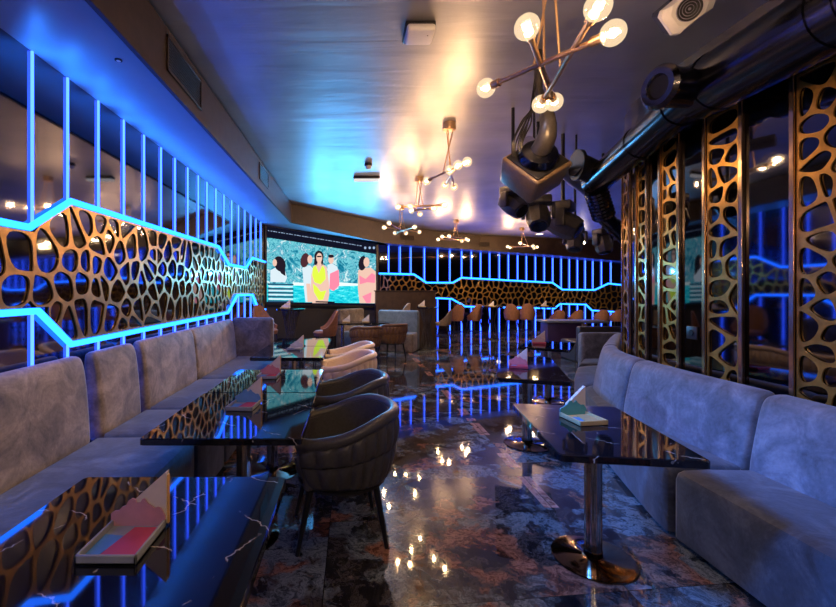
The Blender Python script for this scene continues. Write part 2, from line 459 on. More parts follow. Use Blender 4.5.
rnd = random.Random(3)
LOL, UPL = [(y, z + .022) for y, z in LOZ], [(y, z - .022) for y, z in UPZ]
lo, hi = (lambda u: interp(LOL, u)), (lambda u: interp(UPL, u))
sd = seeds_in(.9, 9.1, lo, hi, .180, .170, .36, .045, rnd)
segs = list(zip(UPL, UPL[1:])) + list(zip(LOL, LOL[1:])) + [((.9, 1), (.9, 2.2)), ((9.1, 1), (9.1, 2.2))]
mb = lattice(MB(), sd, segs, .026, lambda u, v, h: Vector((XL + .004 + h, u, v)), .009)
tag(obj('lattice_panel', mb, M['brass'], origin=(XL, .9, 1.3), angle=25), 'long gold honeycomb lattice between two zigzag neon lines on left wall', 'wall panel', 'gold lattice panels')

# ------------------------------------------------------------------ back wall
def wz(px, py):                                    # a point on the back wall, just proud of it
    p = poly_at_px(BACK, px); k = (p.length - .032) / p.length; d = p.y * k
    return W(px, py, d)
BU = [(379.5, 273.5), (414, 274.3), (426.6, 282.7), (453, 282.7), (461.5, 277.7), (552.6, 282.7), (562.6, 289.6), (594.6, 290), (608.6, 283.5), (640, 287)]
BL = [(379.5, 297), (439, 298.2), (452, 298.9), (465.5, 306.6), (554.5, 308.5), (560.3, 303.9), (586, 304.5), (592, 310.4), (640, 313.5)]
zig('neon_zigzag_light', [wz(*p) for p in BU], .026, 'upper zigzag neon line on the far wall above its gold lattice', 'zigzag neon lines')
zig('neon_zigzag_light', [wz(*p) for p in BL], .024, 'lower zigzag neon line on the far wall behind the bar stools', 'zigzag neon lines')
BT = [388.7, 400.2, 411, 424.5, 437.8, 450, 461.8, 471.4, 480.8, 489.8, 499.4, 508.5, 517.8, 526.5, 535.5, 544.4, 552.9, 561.3, 569.4, 577.5, 585.3, 593, 601.5, 611]
for i, px in enumerate(BT):
    top = 245.4 + (px - 388.7) * .0744 + .3
    a, b = wz(px, interp(BU, px) - .6), wz(px, top)
    tag(obj('neon_tube', MB().tube([a, b], .015, 8), M['neon'], origin=a), f'{ORD[i]} upright blue neon tube from the left along the far wall top', 'neon light', 'upper neon tubes on the far wall')
for i, px in enumerate(BT[4:]):
    a = wz(px, interp(BL, px) + .6); b = Vector((a.x, a.y, .004))
    tag(obj('neon_tube', MB().tube([b, a], .015, 8), M['neon'], origin=b), f'{ORD[i]} blue neon tube from the left on the far wall behind the seating', 'neon light', 'lower neon tubes on the far wall')
# lattice along the back wall, laid out by length along the wall
cum = [0]
for a, b in zip(BACK, BACK[1:]): cum.append(cum[-1] + (Vector(b) - Vector(a)).length)
def back_pt(u):
    for i in range(len(BACK) - 1):
        if u <= cum[i + 1] or i == len(BACK) - 2:
            t = (u - cum[i]) / (cum[i + 1] - cum[i]); a, b = Vector(BACK[i]), Vector(BACK[i + 1]); e = (b - a).normalized()
            return a + (b - a) * t, Vector((e.y, -e.x))
def back_u(px):
    p = poly_at_px(BACK, px)
    for i in range(len(BACK) - 1):
        a, b = Vector(BACK[i]), Vector(BACK[i + 1])
        if min(a.x, b.x) - 1e-4 <= p.x <= max(a.x, b.x) + 1e-4: return cum[i] + (p - a).length
BU3 = [(back_u(px), wz(px, py).z - .03) for px, py in BU]; BL3 = [(back_u(px), wz(px, py).z + .03) for px, py in BL]
u0, u1 = BU3[0][0], back_u(632)
sd = seeds_in(u0, u1, lambda u: interp(BL3, u), lambda u: interp(BU3, u), .215, .19, .34, .05, rnd)
segs = list(zip(BU3, BU3[1:])) + list(zip(BL3, BL3[1:])) + [((u0, .5), (u0, 2.5)), ((u1, .5), (u1, 2.5))]
def bm3(u, v, h):
    p, n = back_pt(u); return Vector((p.x + n.x * (h + .006), p.y + n.y * (h + .006), v))
mb = lattice(MB(), sd, segs, .034, bm3, .012)
o3 = bm3(u0, 1.2, 0)
tag(obj('lattice_panel', mb, M['brass'], origin=o3, angle=25), 'curving gold honeycomb lattice across the far wall behind the stools', 'wall panel', 'gold lattice panels')

# ------------------------------------------------------------------ right wall: bronze strips and lattice panels
RC = [0]
for a, b in zip(RIGHT, RIGHT[1:]): RC.append(RC[-1] + (Vector(b) - Vector(a)).length)
def right_pt(u):
    for i in range(len(RIGHT) - 1):
        if u <= RC[i + 1] or i == len(RIGHT) - 2:
            a, b = Vector(RIGHT[i]), Vector(RIGHT[i + 1]); t = (u - RC[i]) / (RC[i + 1] - RC[i]); e = (b - a).normalized()
            return a + (b - a) * t, Vector((-e.y, e.x)), e
def right_u(px):
    p = poly_at_px(RIGHT, px); best = None
    for i in range(len(RIGHT) - 1):
        a, b = Vector(RIGHT[i]), Vector(RIGHT[i + 1])
        if a.y - 1e-4 <= p.y <= b.y + 1e-4: return RC[i] + (p - a).length
STR = [795, 743.5, 706.5, 680.5, 661.5, 648.5, 638, 631]
SU = [right_u(p) for p in STR] + [right_u(631) + .30, ]
SU = [SU[0] - .34] + SU
names = ['just outside the frame on the right', 'nearest wide', 'second', 'third', 'fourth', 'fifth', 'sixth', 'seventh', 'eighth', 'last']
for i, u in enumerate(SU):
    p, n, e = right_pt(u)
    if i == 0: continue
    mb = MB().box((p.x + n.x * .013, p.y + n.y * .013, 1.40), (.024, .030, 2.72), .003, 1, Matrix.Rotation(math.atan2(n.y, n.x), 3, 'Z'))
    tag(obj('bronze_wall_strip', mb, M['strip'], origin=(p.x, p.y, .04)), f'{ORD[i - 1]} tall bronze strip from the right edge on the curved right wall', 'wall strip', 'bronze strips on the right wall')
pan = [(0, 1), (2, 3), (4, 5), (6, 7), (8, 9)]
for k, (i, j) in enumerate(pan):
    a, b = SU[i] + .02, SU[j] - .02
    sd = seeds_in(a, b, lambda u: .45, lambda u: 2.74, (b - a) / 2.5, .128, .34, .03, rnd)
    segs = [((a, .45), (b, .45)), ((a, 2.74), (b, 2.74)), ((a, .45), (a, 2.74)), ((b, .45), (b, 2.74))]
    def rm3(u, v, h):
        p, n, e = right_pt(u); return Vector((p.x + n.x * (h + .004), p.y + n.y * (h + .004), v))
    mb = lattice(MB(), sd, segs, .022, rm3, .008)
    tag(obj('lattice_panel', mb, M['brass'], origin=rm3(a, .45, 0), angle=25),
        ['nearest gold lattice panel on the right wall, cut by the frame edge', 'second gold lattice panel along the right wall, between bronze strips',
         'third gold lattice panel along the right wall, narrow between strips', 'fourth gold lattice panel along the right wall, very narrow in view',
         'farthest sliver of gold lattice at the right wall bend'][k], 'wall panel', 'gold lattice panels')
p, n, e = right_pt((SU[3] + SU[4]) / 2)
t = thing('wall_socket', 'small black socket plate on the right wall between bronze strips', 'socket', (p.x + n.x * .006, p.y + n.y * .006, 1.15), math.atan2(n.y, n.x))
obj('cover_plate', MB().box((0, 0, 0), (.012, .11, .10), .004), M['blackp'], t)
obj('socket_insert', MB().lathe([(.022, 0), (.022, .006)], (.006, 0, 0), 20, Matrix.Rotation(PI / 2, 3, 'Y')), M['black'], t)

# ------------------------------------------------------------------ screen
sdir = (SCR1 - SCR0).normalized(); snrm = Vector((sdir.y, -sdir.x))
def scr(cx, cy, lay):                               # crop pixel -> point on the LED wall
    px, py = 260 + cx / 5.97, 220 + cy / 5.97
    k = (px - CX) / F; o = SCR0 + snrm * (.05 + .0006 * lay)
    den = sdir.x - k * sdir.y; t = (k * o.y - o.x) / den; p = o + sdir * t
    return Vector((p.x, p.y, H - (py - CY) * p.y / F))
scr_t = thing('led_video_screen', 'large LED video wall showing swimwear figures before teal sea', 'screen', ((SCR0.x + SCR1.x) / 2, (SCR0.y + SCR1.y) / 2, 1.1))
def mountain():
    t = NT('screen_mountain_picture'); v = t.coord((2.2, 2.2, 3.4), (.3, .9, 0))
    n = t.noise(v, 1.7, 6, .62, 1.6).outputs[0]
    c = t.ramp(n, [(.30, lin(10, 84, 112)), (.42, lin(30, 134, 162)), (.5, lin(120, 204, 212)), (.56, lin(40, 140, 172)), (.63, lin(214, 240, 238)), (.72, lin(60, 160, 182))])
    e = t.n('ShaderNodeEmission', Color=c, Strength=1.0); t.t.links.new(e.outputs[0], t.out.inputs[0]); return t.m
def sea():
    t = NT('screen_sea_picture'); v = t.coord((3, 3, 14))
    n = t.noise(v, 2.0, 4, .6, .6).outputs[0]
    c = t.ramp(n, [(.35, lin(0, 170, 196)), (.55, lin(44, 216, 226)), (.7, lin(150, 244, 244))])
    e = t.n('ShaderNodeEmission', Color=c, Strength=1.0); t.t.links.new(e.outputs[0], t.out.inputs[0]); return t.m
pm = [emit('screen_dark', lin(16, 18, 34), 1), mountain(), sea(), emit('screen_foam', lin(226, 246, 240), 1), emit('screen_skin', lin(226, 186, 168), 1),
      emit('screen_hair', lin(34, 26, 38), 1), emit('screen_lime', lin(214, 250, 70), 1), emit('screen_pink', lin(246, 132, 158), 1),
      emit('screen_pale', lin(206, 222, 230), 1), emit('screen_rail', lin(40, 84, 112), 1), emit('screen_hair_brown', lin(74, 40, 48), 1), emit('screen_text', lin(150, 172, 205), 1)]
mb = MB()
def pg(mi, pts, lay): mb.add([scr(x, y, lay) for x, y in pts], [tuple(range(len(pts)))], mi)
def el(mi, x, y, a, b, lay, n=14, rot=0):
    cs, sn = math.cos(rot), math.sin(rot)
    pg(mi, [(x + a * math.cos(2 * PI * i / n) * cs - b * math.sin(2 * PI * i / n) * sn, y + a * math.cos(2 * PI * i / n) * sn + b * math.sin(2 * PI * i / n) * cs) for i in range(n)], lay)
pg(0, [(38, 36), (692, 146), (692, 512), (38, 496)], 0)
pg(1, [(38, 104), (692, 204), (692, 390), (38, 385)], 1)
pg(2, [(38, 378), (692, 384), (692, 498), (38, 488)], 2)
pg(3, [(195, 372), (330, 378), (470, 372), (590, 380), (590, 392), (400, 396), (195, 390)], 3)
for k in range(36):                                  # illegible header text: short light dashes
    x = 48 + k * 15.6; y = 62 + (x - 38) * .165
    pg(11, [(x, y - 2.5), (x + 7 + 3 * (k % 3), y - 1.5), (x + 7 + 3 * (k % 3), y + 2.5), (x, y + 1.5)], 3)
for x in (628, 655, 680): el(11, x, 166, 7, 8, 4)
# railing, lower left
for y in (378, 404, 428, 452, 478): pg(9, [(45, y), (200, y + 3), (200, y + 13), (45, y + 11)], 4)
for y in (391, 416, 440, 466): pg(8, [(52, y), (196, y + 3), (196, y + 11), (52, y + 10)], 4)
# figure by the railing
pg(8, [(62, 300), (100, 280), (150, 300), (162, 345), (150, 372), (62, 370)], 5); el(5, 118, 262, 34, 48, 6, rot=-.35); el(4, 88, 255, 13, 22, 7); pg(5, [(110, 270), (150, 290), (152, 335), (128, 320), (104, 285)], 6)
# figure behind the swimsuit
pg(8, [(252, 285), (300, 272), (326, 300), (322, 490), (272, 490), (262, 400)], 5); el(10, 268, 240, 26, 44, 6, rot=.2); el(4, 298, 235, 15, 26, 7); pg(4, [(276, 380), (300, 380), (312, 490), (284, 490)], 6)
# central figure in the lime swimsuit
pg(4, [(318, 276), (340, 262), (372, 262), (398, 280), (412, 380), (414, 440), (404, 496), (312, 496), (304, 420), (306, 330)], 7)
el(5, 352, 218, 28, 36, 7); pg(5, [(326, 215), (322, 265), (340, 272), (370, 272), (378, 262), (376, 215)], 7); el(4, 354, 226, 18, 30, 8); pg(5, [(340, 214), (368, 214), (367, 222), (341, 222)], 9); pg(4, [(344, 250), (364, 250), (368, 280), (340, 280)], 8)
pg(6, [(316, 284), (334, 272), (350, 318), (374, 272), (388, 296), (392, 352), (362, 384), (326, 372), (312, 330)], 9)
pg(6, [(316, 380), (340, 400), (362, 428), (396, 420), (376, 476), (350, 478), (322, 430)], 9)
# figure in a white and pink wrap
pg(8, [(402, 270), (430, 258), (462, 280), (472, 330), (468, 410), (430, 424), (410, 400)], 5); pg(7, [(418, 320), (470, 296), (474, 390), (440, 424), (414, 410)], 6); el(4, 424, 236, 16, 26, 7); el(5, 424, 216, 18, 10, 8)
# figure at the right edge in a pink bikini
pg(4, [(586, 300), (618, 286), (660, 284), (690, 306), (694, 400), (686, 497), (594, 496), (584, 400)], 5); el(5, 612, 258, 24, 44, 6, rot=.15); el(4, 636, 252, 18, 30, 7)
pg(7, [(592, 330), (630, 352), (668, 316), (690, 330), (686, 376), (640, 372), (596, 384)], 8); pg(7, [(610, 456), (666, 430), (660, 494), (636, 496)], 8)
pg(0, [(332, 484), (446, 487), (446, 495), (332, 492)], 10)
obj('picture', mb, pm, scr_t, smooth=False, origin=scr_t.location)
fb = MB()
c = [scr(26, 24, 0), scr(704, 142, 0), scr(704, 524, 0), scr(26, 506, 0)]
ins = [scr(38, 36, 0), scr(692, 146, 0), scr(692, 512, 0), scr(38, 496, 0)]
n3 = Vector((snrm.x, snrm.y, 0))
vs = [p + n3 * .02 for p in c] + [p + n3 * .02 for p in ins] + [p - n3 * .045 for p in c] + [p - n3 * .045 for p in ins]
fb.add(vs, [(i, (i + 1) % 4, 4 + (i + 1) % 4, 4 + i) for i in range(4)] + [(i, 8 + i, 8 + (i + 1) % 4, (i + 1) % 4) for i in range(4)] + [(4 + i, 4 + (i + 1) % 4, 12 + (i + 1) % 4, 12 + i) for i in range(4)] + [(8, 11, 10, 9)])
obj('bezel', fb, M['blackp'], scr_t, smooth=False, origin=scr_t.location)

# ------------------------------------------------------------------ fascia vents
def vent(p, q, z0, z1, n2, label):
    p, q = Vector(p), Vector(q); e = (q - p); L = e.length; e.normalize()
    t = thing('air_vent', label, 'vent', (p.x, p.y, z0), math.atan2(e.y, e.x), 'fascia air vents')
    s = 1 if Vector((-e.y, e.x)).dot(Vector(n2)) > 0 else -1
    hgt = z1 - z0; fr = MB()
    for c_, sz in (((L / 2, s * .006, .01), (L, .012, .02)), ((L / 2, s * .006, hgt - .01), (L, .012, .02)), ((.01, s * .006, hgt / 2), (.02, .012, hgt)), ((L - .01, s * .006, hgt / 2), (.02, .012, hgt))):
        fr.box(c_, sz, .002, 1)
    obj('frame', fr, M['fascia'], t)
    sl = MB(); k = int(hgt / .02)
    for i in range(1, k): sl.box((L / 2, s * .004, i * hgt / k), (L - .04, .004, .012), 0, 1, Matrix.Rotation(.6 * s, 3, 'X'))
    obj('slats', sl, M['blackp'], t)
fx = -1.27
vent((fx, 2.874), (fx, 3.53), 2.985, 3.235, (1, 0), 'nearest dark slatted air vent on the left brown fascia')
vent((fx, 5.75), (fx, 6.35), 3.0, 3.235, (1, 0), 'smaller slatted air vent farther along the left brown fascia')
def on_fa(px):
    pl = [(p[0], p[1]) for p in FA]; return poly_at_px(pl, px)
for a, b, lab in ((400, 413, 'slatted vent on the far fascia beside the hanging bulbs, nearer the screen'), (479, 489, 'slatted vent on the far fascia towards the middle of the far wall')):
    p, q = on_fa(a), on_fa(b); e = (q - p).normalized(); n2 = Vector((e.y, -e.x))
    vent(p + n2 * .032, q + n2 * .032, 2.90, 3.08, n2, lab)

# ------------------------------------------------------------------ benches
def loft_seat(st, zt, rr=.045, z0=.03):
    """st: stations of (front point, back point); a rounded upholstered block to the floor"""
    prof = [(0.0, z0), (0, zt * .5), (0.0, zt - rr), (.3, zt - rr * .3), (1, zt), (4, zt + .006), (None, zt + .002), (None, z0)]
    rings = []
    n = len(st)
    def ring(f, b, sh):
        f, b = Vector(f), Vector(b); e = (b - f); L = e.length; e.normalize(); out = []
        for a, z in prof:
            u = L if a is None else min(a * rr, L * .5)
            u = sh + u * (L - 2 * sh) / L if sh else u
            zz = z0 + (z - z0) * (1 - sh * .9 / (zt - z0)) if sh else z
            q = f + e * u; out.append(Vector((q.x, q.y, zz)))
        return out
    for i, (f, b) in enumerate(st):
        if i == 0:
            f2, b2 = st[1]; df = (Vector(f2) - Vector(f)).normalized(); db = (Vector(b2) - Vector(b)).normalized()
            for sh, k in ((.03, 0), (.010, .012), (0, .035)): rings.append(ring(Vector(f) + df * k, Vector(b) + db * k, sh))
        elif i == n - 1:
            f2, b2 = st[-2]; df = (Vector(f2) - Vector(f)).normalized(); db = (Vector(b2) - Vector(b)).normalized()
            for sh, k in ((0, .035), (.010, .012), (.03, 0)): rings.append(ring(Vector(f) + df * k, Vector(b) + db * k, sh))
        else: rings.append(ring(f, b, 0))
    return MB().loft(rings)
def loft_back(path, normals, prof):
    """prof: closed list of (u off the wall, z)"""
    cu = sum(p[0] for p in prof) / len(prof); cz = sum(p[1] for p in prof) / len(prof); rings = []
    def ring(p, nv, sc):
        out = []
        for u, z in prof:
            hu = max(p_[0] for p_ in prof) / 2; hz = (max(p_[1] for p_ in prof) - min(p_[1] for p_ in prof)) / 2
            uu = cu + (u - cu) * (1 - sc / hu); zz = cz + (z - cz) * (1 - sc / hz)
            out.append(Vector((p[0] + nv[0] * uu, p[1] + nv[1] * uu, zz)))
        return out
    n = len(path)
    for i in range(n):
        p, nv = Vector(path[i]), normals[i]
        if i == 0:
            d = (Vector(path[1]) - p).normalized()
            for sc, k in ((.040, 0), (.014, .010), (.004, .025), (0, .045)): rings.append(ring(p + d * k, nv, sc))
        elif i == n - 1:
            d = (Vector(path[-2]) - p).normalized()
            for sc, k in ((0, .045), (.004, .025), (.014, .010), (.040, 0)): rings.append(ring(p + d * k, nv, sc))
        else: rings.append(ring(p, nv, 0))
    return MB().loft(rings)
def round_prof(pts, k=2):
    for _ in range(k): pts = chaikin(pts)
    return pts

# left bench: four modules along the mirror wall
LP = round_prof([(.024, .42), (.18, .42), (.172, .60), (.155, .80), (.132, .97), (.10, 1.045), (.04, 1.045), (.024, 1.0)])
LB = [(.35, 2.80), (2.92, 3.47), (3.57, 4.72), (4.735, 6.32)]
LLB = ['nearest left bench module, with the longest taupe backrest beside the front table', 'short second left bench module between two blue-edged seams',
       'third left bench module, behind the joined marble tables', 'fourth left bench module, ending at the blue corner end panel']
for (a, b), lab in zip(LB, LLB):
    t = thing('banquette_bench', lab, 'bench', (-1.5, (a + b) / 2, 0), 0, 'left wall bench modules')
    nst = max(3, int((b - a) / .3))
    ys = [a + (b - a) * i / nst for i in range(nst + 1)]
    i_ = LB.index((a, b)); zs_ = [ys[0] - ((a - LB[i_ - 1][1]) / 2 - .003 if i_ else 0)] + ys[1:-1] + [ys[-1] + ((LB[i_ + 1][0] - b) / 2 - .003 if i_ < 3 else 0)]
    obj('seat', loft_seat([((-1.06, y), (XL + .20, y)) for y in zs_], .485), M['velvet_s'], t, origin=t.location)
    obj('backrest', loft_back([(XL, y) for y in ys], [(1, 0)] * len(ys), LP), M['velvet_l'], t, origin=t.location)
t = thing('bench_end_panel', 'square blue-grey padded end panel closing the left bench', 'bench', (-1.50, 6.43, 0), 0, 'bench end panels')
obj('padded_panel', MB().box((-.01, 0, .53), (.62, .15, 1.06), .05, 4), M['velvet_l'], t)

# right bench: modules follow the curved wall
RP = round_prof([(.04, .34), (.29, .34), (.285, .46), (.25, .64), (.215, .80), (.175, .865), (.08, .875), (.04, .83)])
def rb(y):                                           # wall point + normal at depth y
    for i in range(len(RIGHT) - 1):
        a, b = Vector(RIGHT[i]), Vector(RIGHT[i + 1])
        if a.y <= y <= b.y:
            t_ = (y - a.y) / (b.y - a.y); e = (b - a).normalized()
            # blended normal
            a0 = Vector(RIGHT[max(0, i - 1)]); b0 = Vector(RIGHT[min(len(RIGHT) - 1, i + 2)])
            e0 = (b - a0).normalized(); e1 = (b0 - a).normalized(); e = (e0 * (1 - t_) + e1 * t_).normalized()
            return a + (b - a) * t_, (-e.y, e.x)
FR = [(-1, 1.90), (2.47, 1.90), (2.54, 1.88), (3.45, 2.12), (4.4, 2.46), (5.3, 2.80), (5.9, 3.16), (6.6, 3.62)]
def fx_(y): return interp(FR, y)
RM = [(.35, 2.485, .425, 'nearest right bench module, large slate seat cut off by the frame'), (2.515, 3.66, .415, 'second right bench module, beside the round-based marble table'),
      (3.68, 4.62, .41, 'third right bench module at the bend of the bronze-striped wall'), (4.64, 5.9, .405, 'far right bench module before the dark end panel')]
for a, b, zt, lab in RM:
    t = thing('banquette_bench', lab, 'bench', ((fx_(a) + 2.5) / 2, (a + b) / 2, 0), 0, 'right wall bench modules')
    nst = max(4, int((b - a) / .16)); st, path, nr = [], [], []
    for i in range(nst + 1):
        y = a + (b - a) * i / nst; p, nv = rb(y)
        path.append((p.x, p.y)); nr.append(nv)
        bk = Vector((p.x + nv[0] * .27, p.y + nv[1] * .27)); f = Vector((fx_(y), y))
        if i == 0 and a < 2.52 and a > 2: f.x += .0
        st.append((f, bk))
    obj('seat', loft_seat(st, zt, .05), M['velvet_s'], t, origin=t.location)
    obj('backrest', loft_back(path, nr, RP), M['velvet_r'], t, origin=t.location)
# far seat running to the end wing
t = thing('banquette_bench', 'small corner seat of the right bench in front of the end panel', 'bench', (3.6, 6.15, 0), 0, 'right wall bench modules')
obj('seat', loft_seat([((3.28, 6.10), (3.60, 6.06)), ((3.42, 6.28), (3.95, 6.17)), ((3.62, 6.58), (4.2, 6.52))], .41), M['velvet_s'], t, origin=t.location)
t = thing('bench_end_panel', 'dark padded end panel facing the camera at the far right bench end', 'bench', (3.98, 6.72, 0), 0, 'bench end panels')
obj('padded_panel', MB().box((0, 0, .40), (.68, .16, .80), .05, 4), M['velvet_r'], t)

# ------------------------------------------------------------------ tables
def rrect(w, l, r=.02, n=4):
    pts = []
    for cx_, cy_, a0 in ((w / 2 - r, l / 2 - r, 0), (-w / 2 + r, l / 2 - r, PI / 2), (-w / 2 + r, -l / 2 + r, PI), (w / 2 - r, -l / 2 + r, 1.5 * PI)):
        pts += [(cx_ + r * math.cos(a0 + PI / 2 * k / n), cy_ + r * math.sin(a0 + PI / 2 * k / n)) for k in range(n + 1)]
    return pts
def table(x, y, w, l, rz, label, ped=(0, 0), grp='marble pedestal tables'):
    t = thing('pedestal_table', label, 'table', (x, y, 0), rz, grp)
    mb = MB(); P = rrect(w, l)
    ins = lambda k: [((abs(px_) - k) * (1 if px_ > 0 else -1), (abs(py_) - k) * (1 if py_ > 0 else -1)) for px_, py_ in P]
    rings = [[Vector((a, b, z)) for a, b in ins(k)] for k, z in ((.006, .712), (0, .716), (0, .744), (.004, .749))]
    mb.loft(rings); obj('tabletop', mb, M['marble'], t, angle=30)
    c = MB(); n = 40; R0 = .044
    rings = []
    for z in (.02, .70):
        rings.append([Vector((ped[0] + (R0 - (.004 if j % 4 == 0 else 0)) * math.cos(2 * PI * j / n), ped[1] + (R0 - (.004 if j % 4 == 0 else 0)) * math.sin(2 * PI * j / n), z)) for j in range(n)])
    c.loft(rings); obj('column', c, M['steel'], t, angle=60)
    obj('support_plate', MB().box((ped[0], ped[1], .703), (.32, .32, .016), .004, 1), M['black'], t)
    obj('base_disc', MB().lathe([(.205, 0), (.212, .004), (.210, .009), (.19, .012), (.06, .016), (.048, .024), (.047, .05)], (ped[0], ped[1], 0), 48), M['copper'], t)
    return t
LX = -.65
table(LX, 1.20, .79, .89, 0, 'nearest left marble table, cut off by the bottom left corner')
table(LX, 2.525, .80, .92, 0, 'second left marble table, in front of the nearest black barrel chair')
table(LX, 3.425, .78, .86, 0, 'third left marble table, joined behind the second one')
table(LX - .06, 5.0, .80, .92, 0, 'fourth left marble table, beside the cream chairs')
table(LX - .06, 5.93, .80, .90, 0, 'farthest left marble table, end to end with the fourth')
table(1.285, 2.25, .62, .85, math.radians(-7.5), 'nearest right marble table, on a large bronze disc', (.035, .07))
table(1.68, 4.03, .57, 1.28, math.radians(-18), 'second right marble table, long and narrow, reflecting neon')
table(2.62, 5.62, .60, .80, math.radians(-33), 'small far right marble table reflecting the gold lattice')

# napkin caddies
CM = {}
def card(name, col): 
    if name not in CM: CM[name] = plain('card_' + name, col, .5, 0, .08, 20)
    return CM[name]
def caddy(x, y, z, rz, panel, tray, inner, label, small=False, grp='table napkin caddies'):
    t = thing('napkin_caddy', label, 'napkin holder', (x, y, z + .001), rz, grp)
    w, l, h = .165, .185, .026
    mb = MB()
    mb.box((0, 0, .004), (w, l, .008), .002, 1)
    for sx in (-1, 1): mb.box((sx * (w / 2 - .004), 0, h / 2), (.008, l, h), .002, 1)
    for sy in (-1, 1): mb.box((0, sy * (l / 2 - .004), h / 2), (w, .008, h), .002, 1)
    obj('tray', mb, card(*tray), t)
    if not small:
        mb = MB(); mb.add([(-w / 2 + .01, -l / 2 + .01, .010), (w / 2 - .06, -l / 2 + .01, .012), (.0, l / 2 - .02, .018), (-w / 2 + .02, l / 2 - .03, .014)], [(0, 1, 2, 3)])
        mb2 = MB(); mb2.slab([(-.03, -l / 2 + .012, .0085), (w / 2 - .012, -l / 2 + .012, .0085), (w / 2 - .012, l / 2 - .03, .0085), (0, l / 2 - .03, .0085)], (0, 0, 1), .006)
        obj('card_insert', mb2, card(*inner), t)
        mb3 = MB(); mb3.slab([(-w / 2 + .012, -l / 2 + .012, .0085), (-.04, -l / 2 + .012, .0085), (.0, .02, .0085), (-w / 2 + .012, .03, .0085)], (0, 0, 1), .004)
        obj('folded_card', mb3, card('sky', (.10, .30, .62)), t)
    # wavy cut-out panel standing at the far end
    top = [(-.5, .52), (-.44, .60), (-.36, .62), (-.30, .74), (-.22, .80), (-.18, .96), (-.11, 1.04), (-.05, 1.0), (-.03, .88), (.04, .90), (.08, 1.02), (.12, 1.02), (.18, .86), (.25, .78), (.31, .70), (.36, .74), (.42, .70), (.46, .58), (.5, .44)]
    hp = .088
    poly = [Vector((w * .5, l / 2 - .012, .0)), Vector((-w * .5, l / 2 - .012, .0))]
    poly = [Vector((-w / 2, l / 2 - .012, .008))] + [Vector((a * w, l / 2 - .012, b * hp)) for a, b in top] + [Vector((w / 2, l / 2 - .012, .008))]
    mb = MB(); mb.slab(poly, (0, 1, 0), .005); obj('cutout_panel', mb, card(*panel), t, smooth=False)
    mb = MB(); mb.slab([(-w * .22, l / 2 - .004, .01), (w * .5, l / 2 - .004, .01), (w * .5, l / 2 - .004, .168), (w * .47, l / 2 - .004, .166), (-w * .18, l / 2 - .004, .07)], (0, 1, 0), .022)
    na = obj('napkins', mb, M['paper'], t, smooth=False)
    mb = MB(); mb.box((w * .5 + .002, l / 2 + .009, .082), (.004, .012, .15), .001, 1); obj('napkin_edge', mb, M['paperedge'], na)
    return t
PINK = ('pink', (.62, .30, .36)); RED = ('red', (.55, .07, .12)); BLUE = ('blue', (.14, .34, .66)); TEAL = ('teal', (.10, .42, .46)); SAND = ('sand', (.60, .44, .20)); GREY = ('grey', (.33, .36, .40)); ROSE = ('rose', (.70, .26, .30)); PALE = ('pale', (.58, .55, .60))
TZ = .749
caddy(-.655, 1.205, TZ, 0, PINK, GREY, RED, 'napkin caddy with pink cut-out on the nearest left table')
caddy(-.675, 2.62, TZ, math.radians(-4), BLUE, GREY, RED, 'napkin caddy with blue cut-out on the second left table')
caddy(-.70, 3.52, TZ, 0, ROSE, GREY, RED, 'napkin caddy with rose cut-out on the third left table')
caddy(-.70, 5.17, TZ, math.radians(-6), PALE, GREY, PALE, 'pale napkin caddy on the fourth left table')
caddy(1.292, 2.35, TZ, math.radians(8), TEAL, SAND, SAND, 'napkin caddy with teal cut-out on the nearest right table')
caddy(1.575, 3.98, TZ, math.radians(-20), ROSE, RED, RED, 'napkin caddy with rose cut-out on the second right table')
caddy(2.545, 5.72, TZ, math.radians(-20), PALE, RED, RED, 'pale napkin caddy on the small far right table')

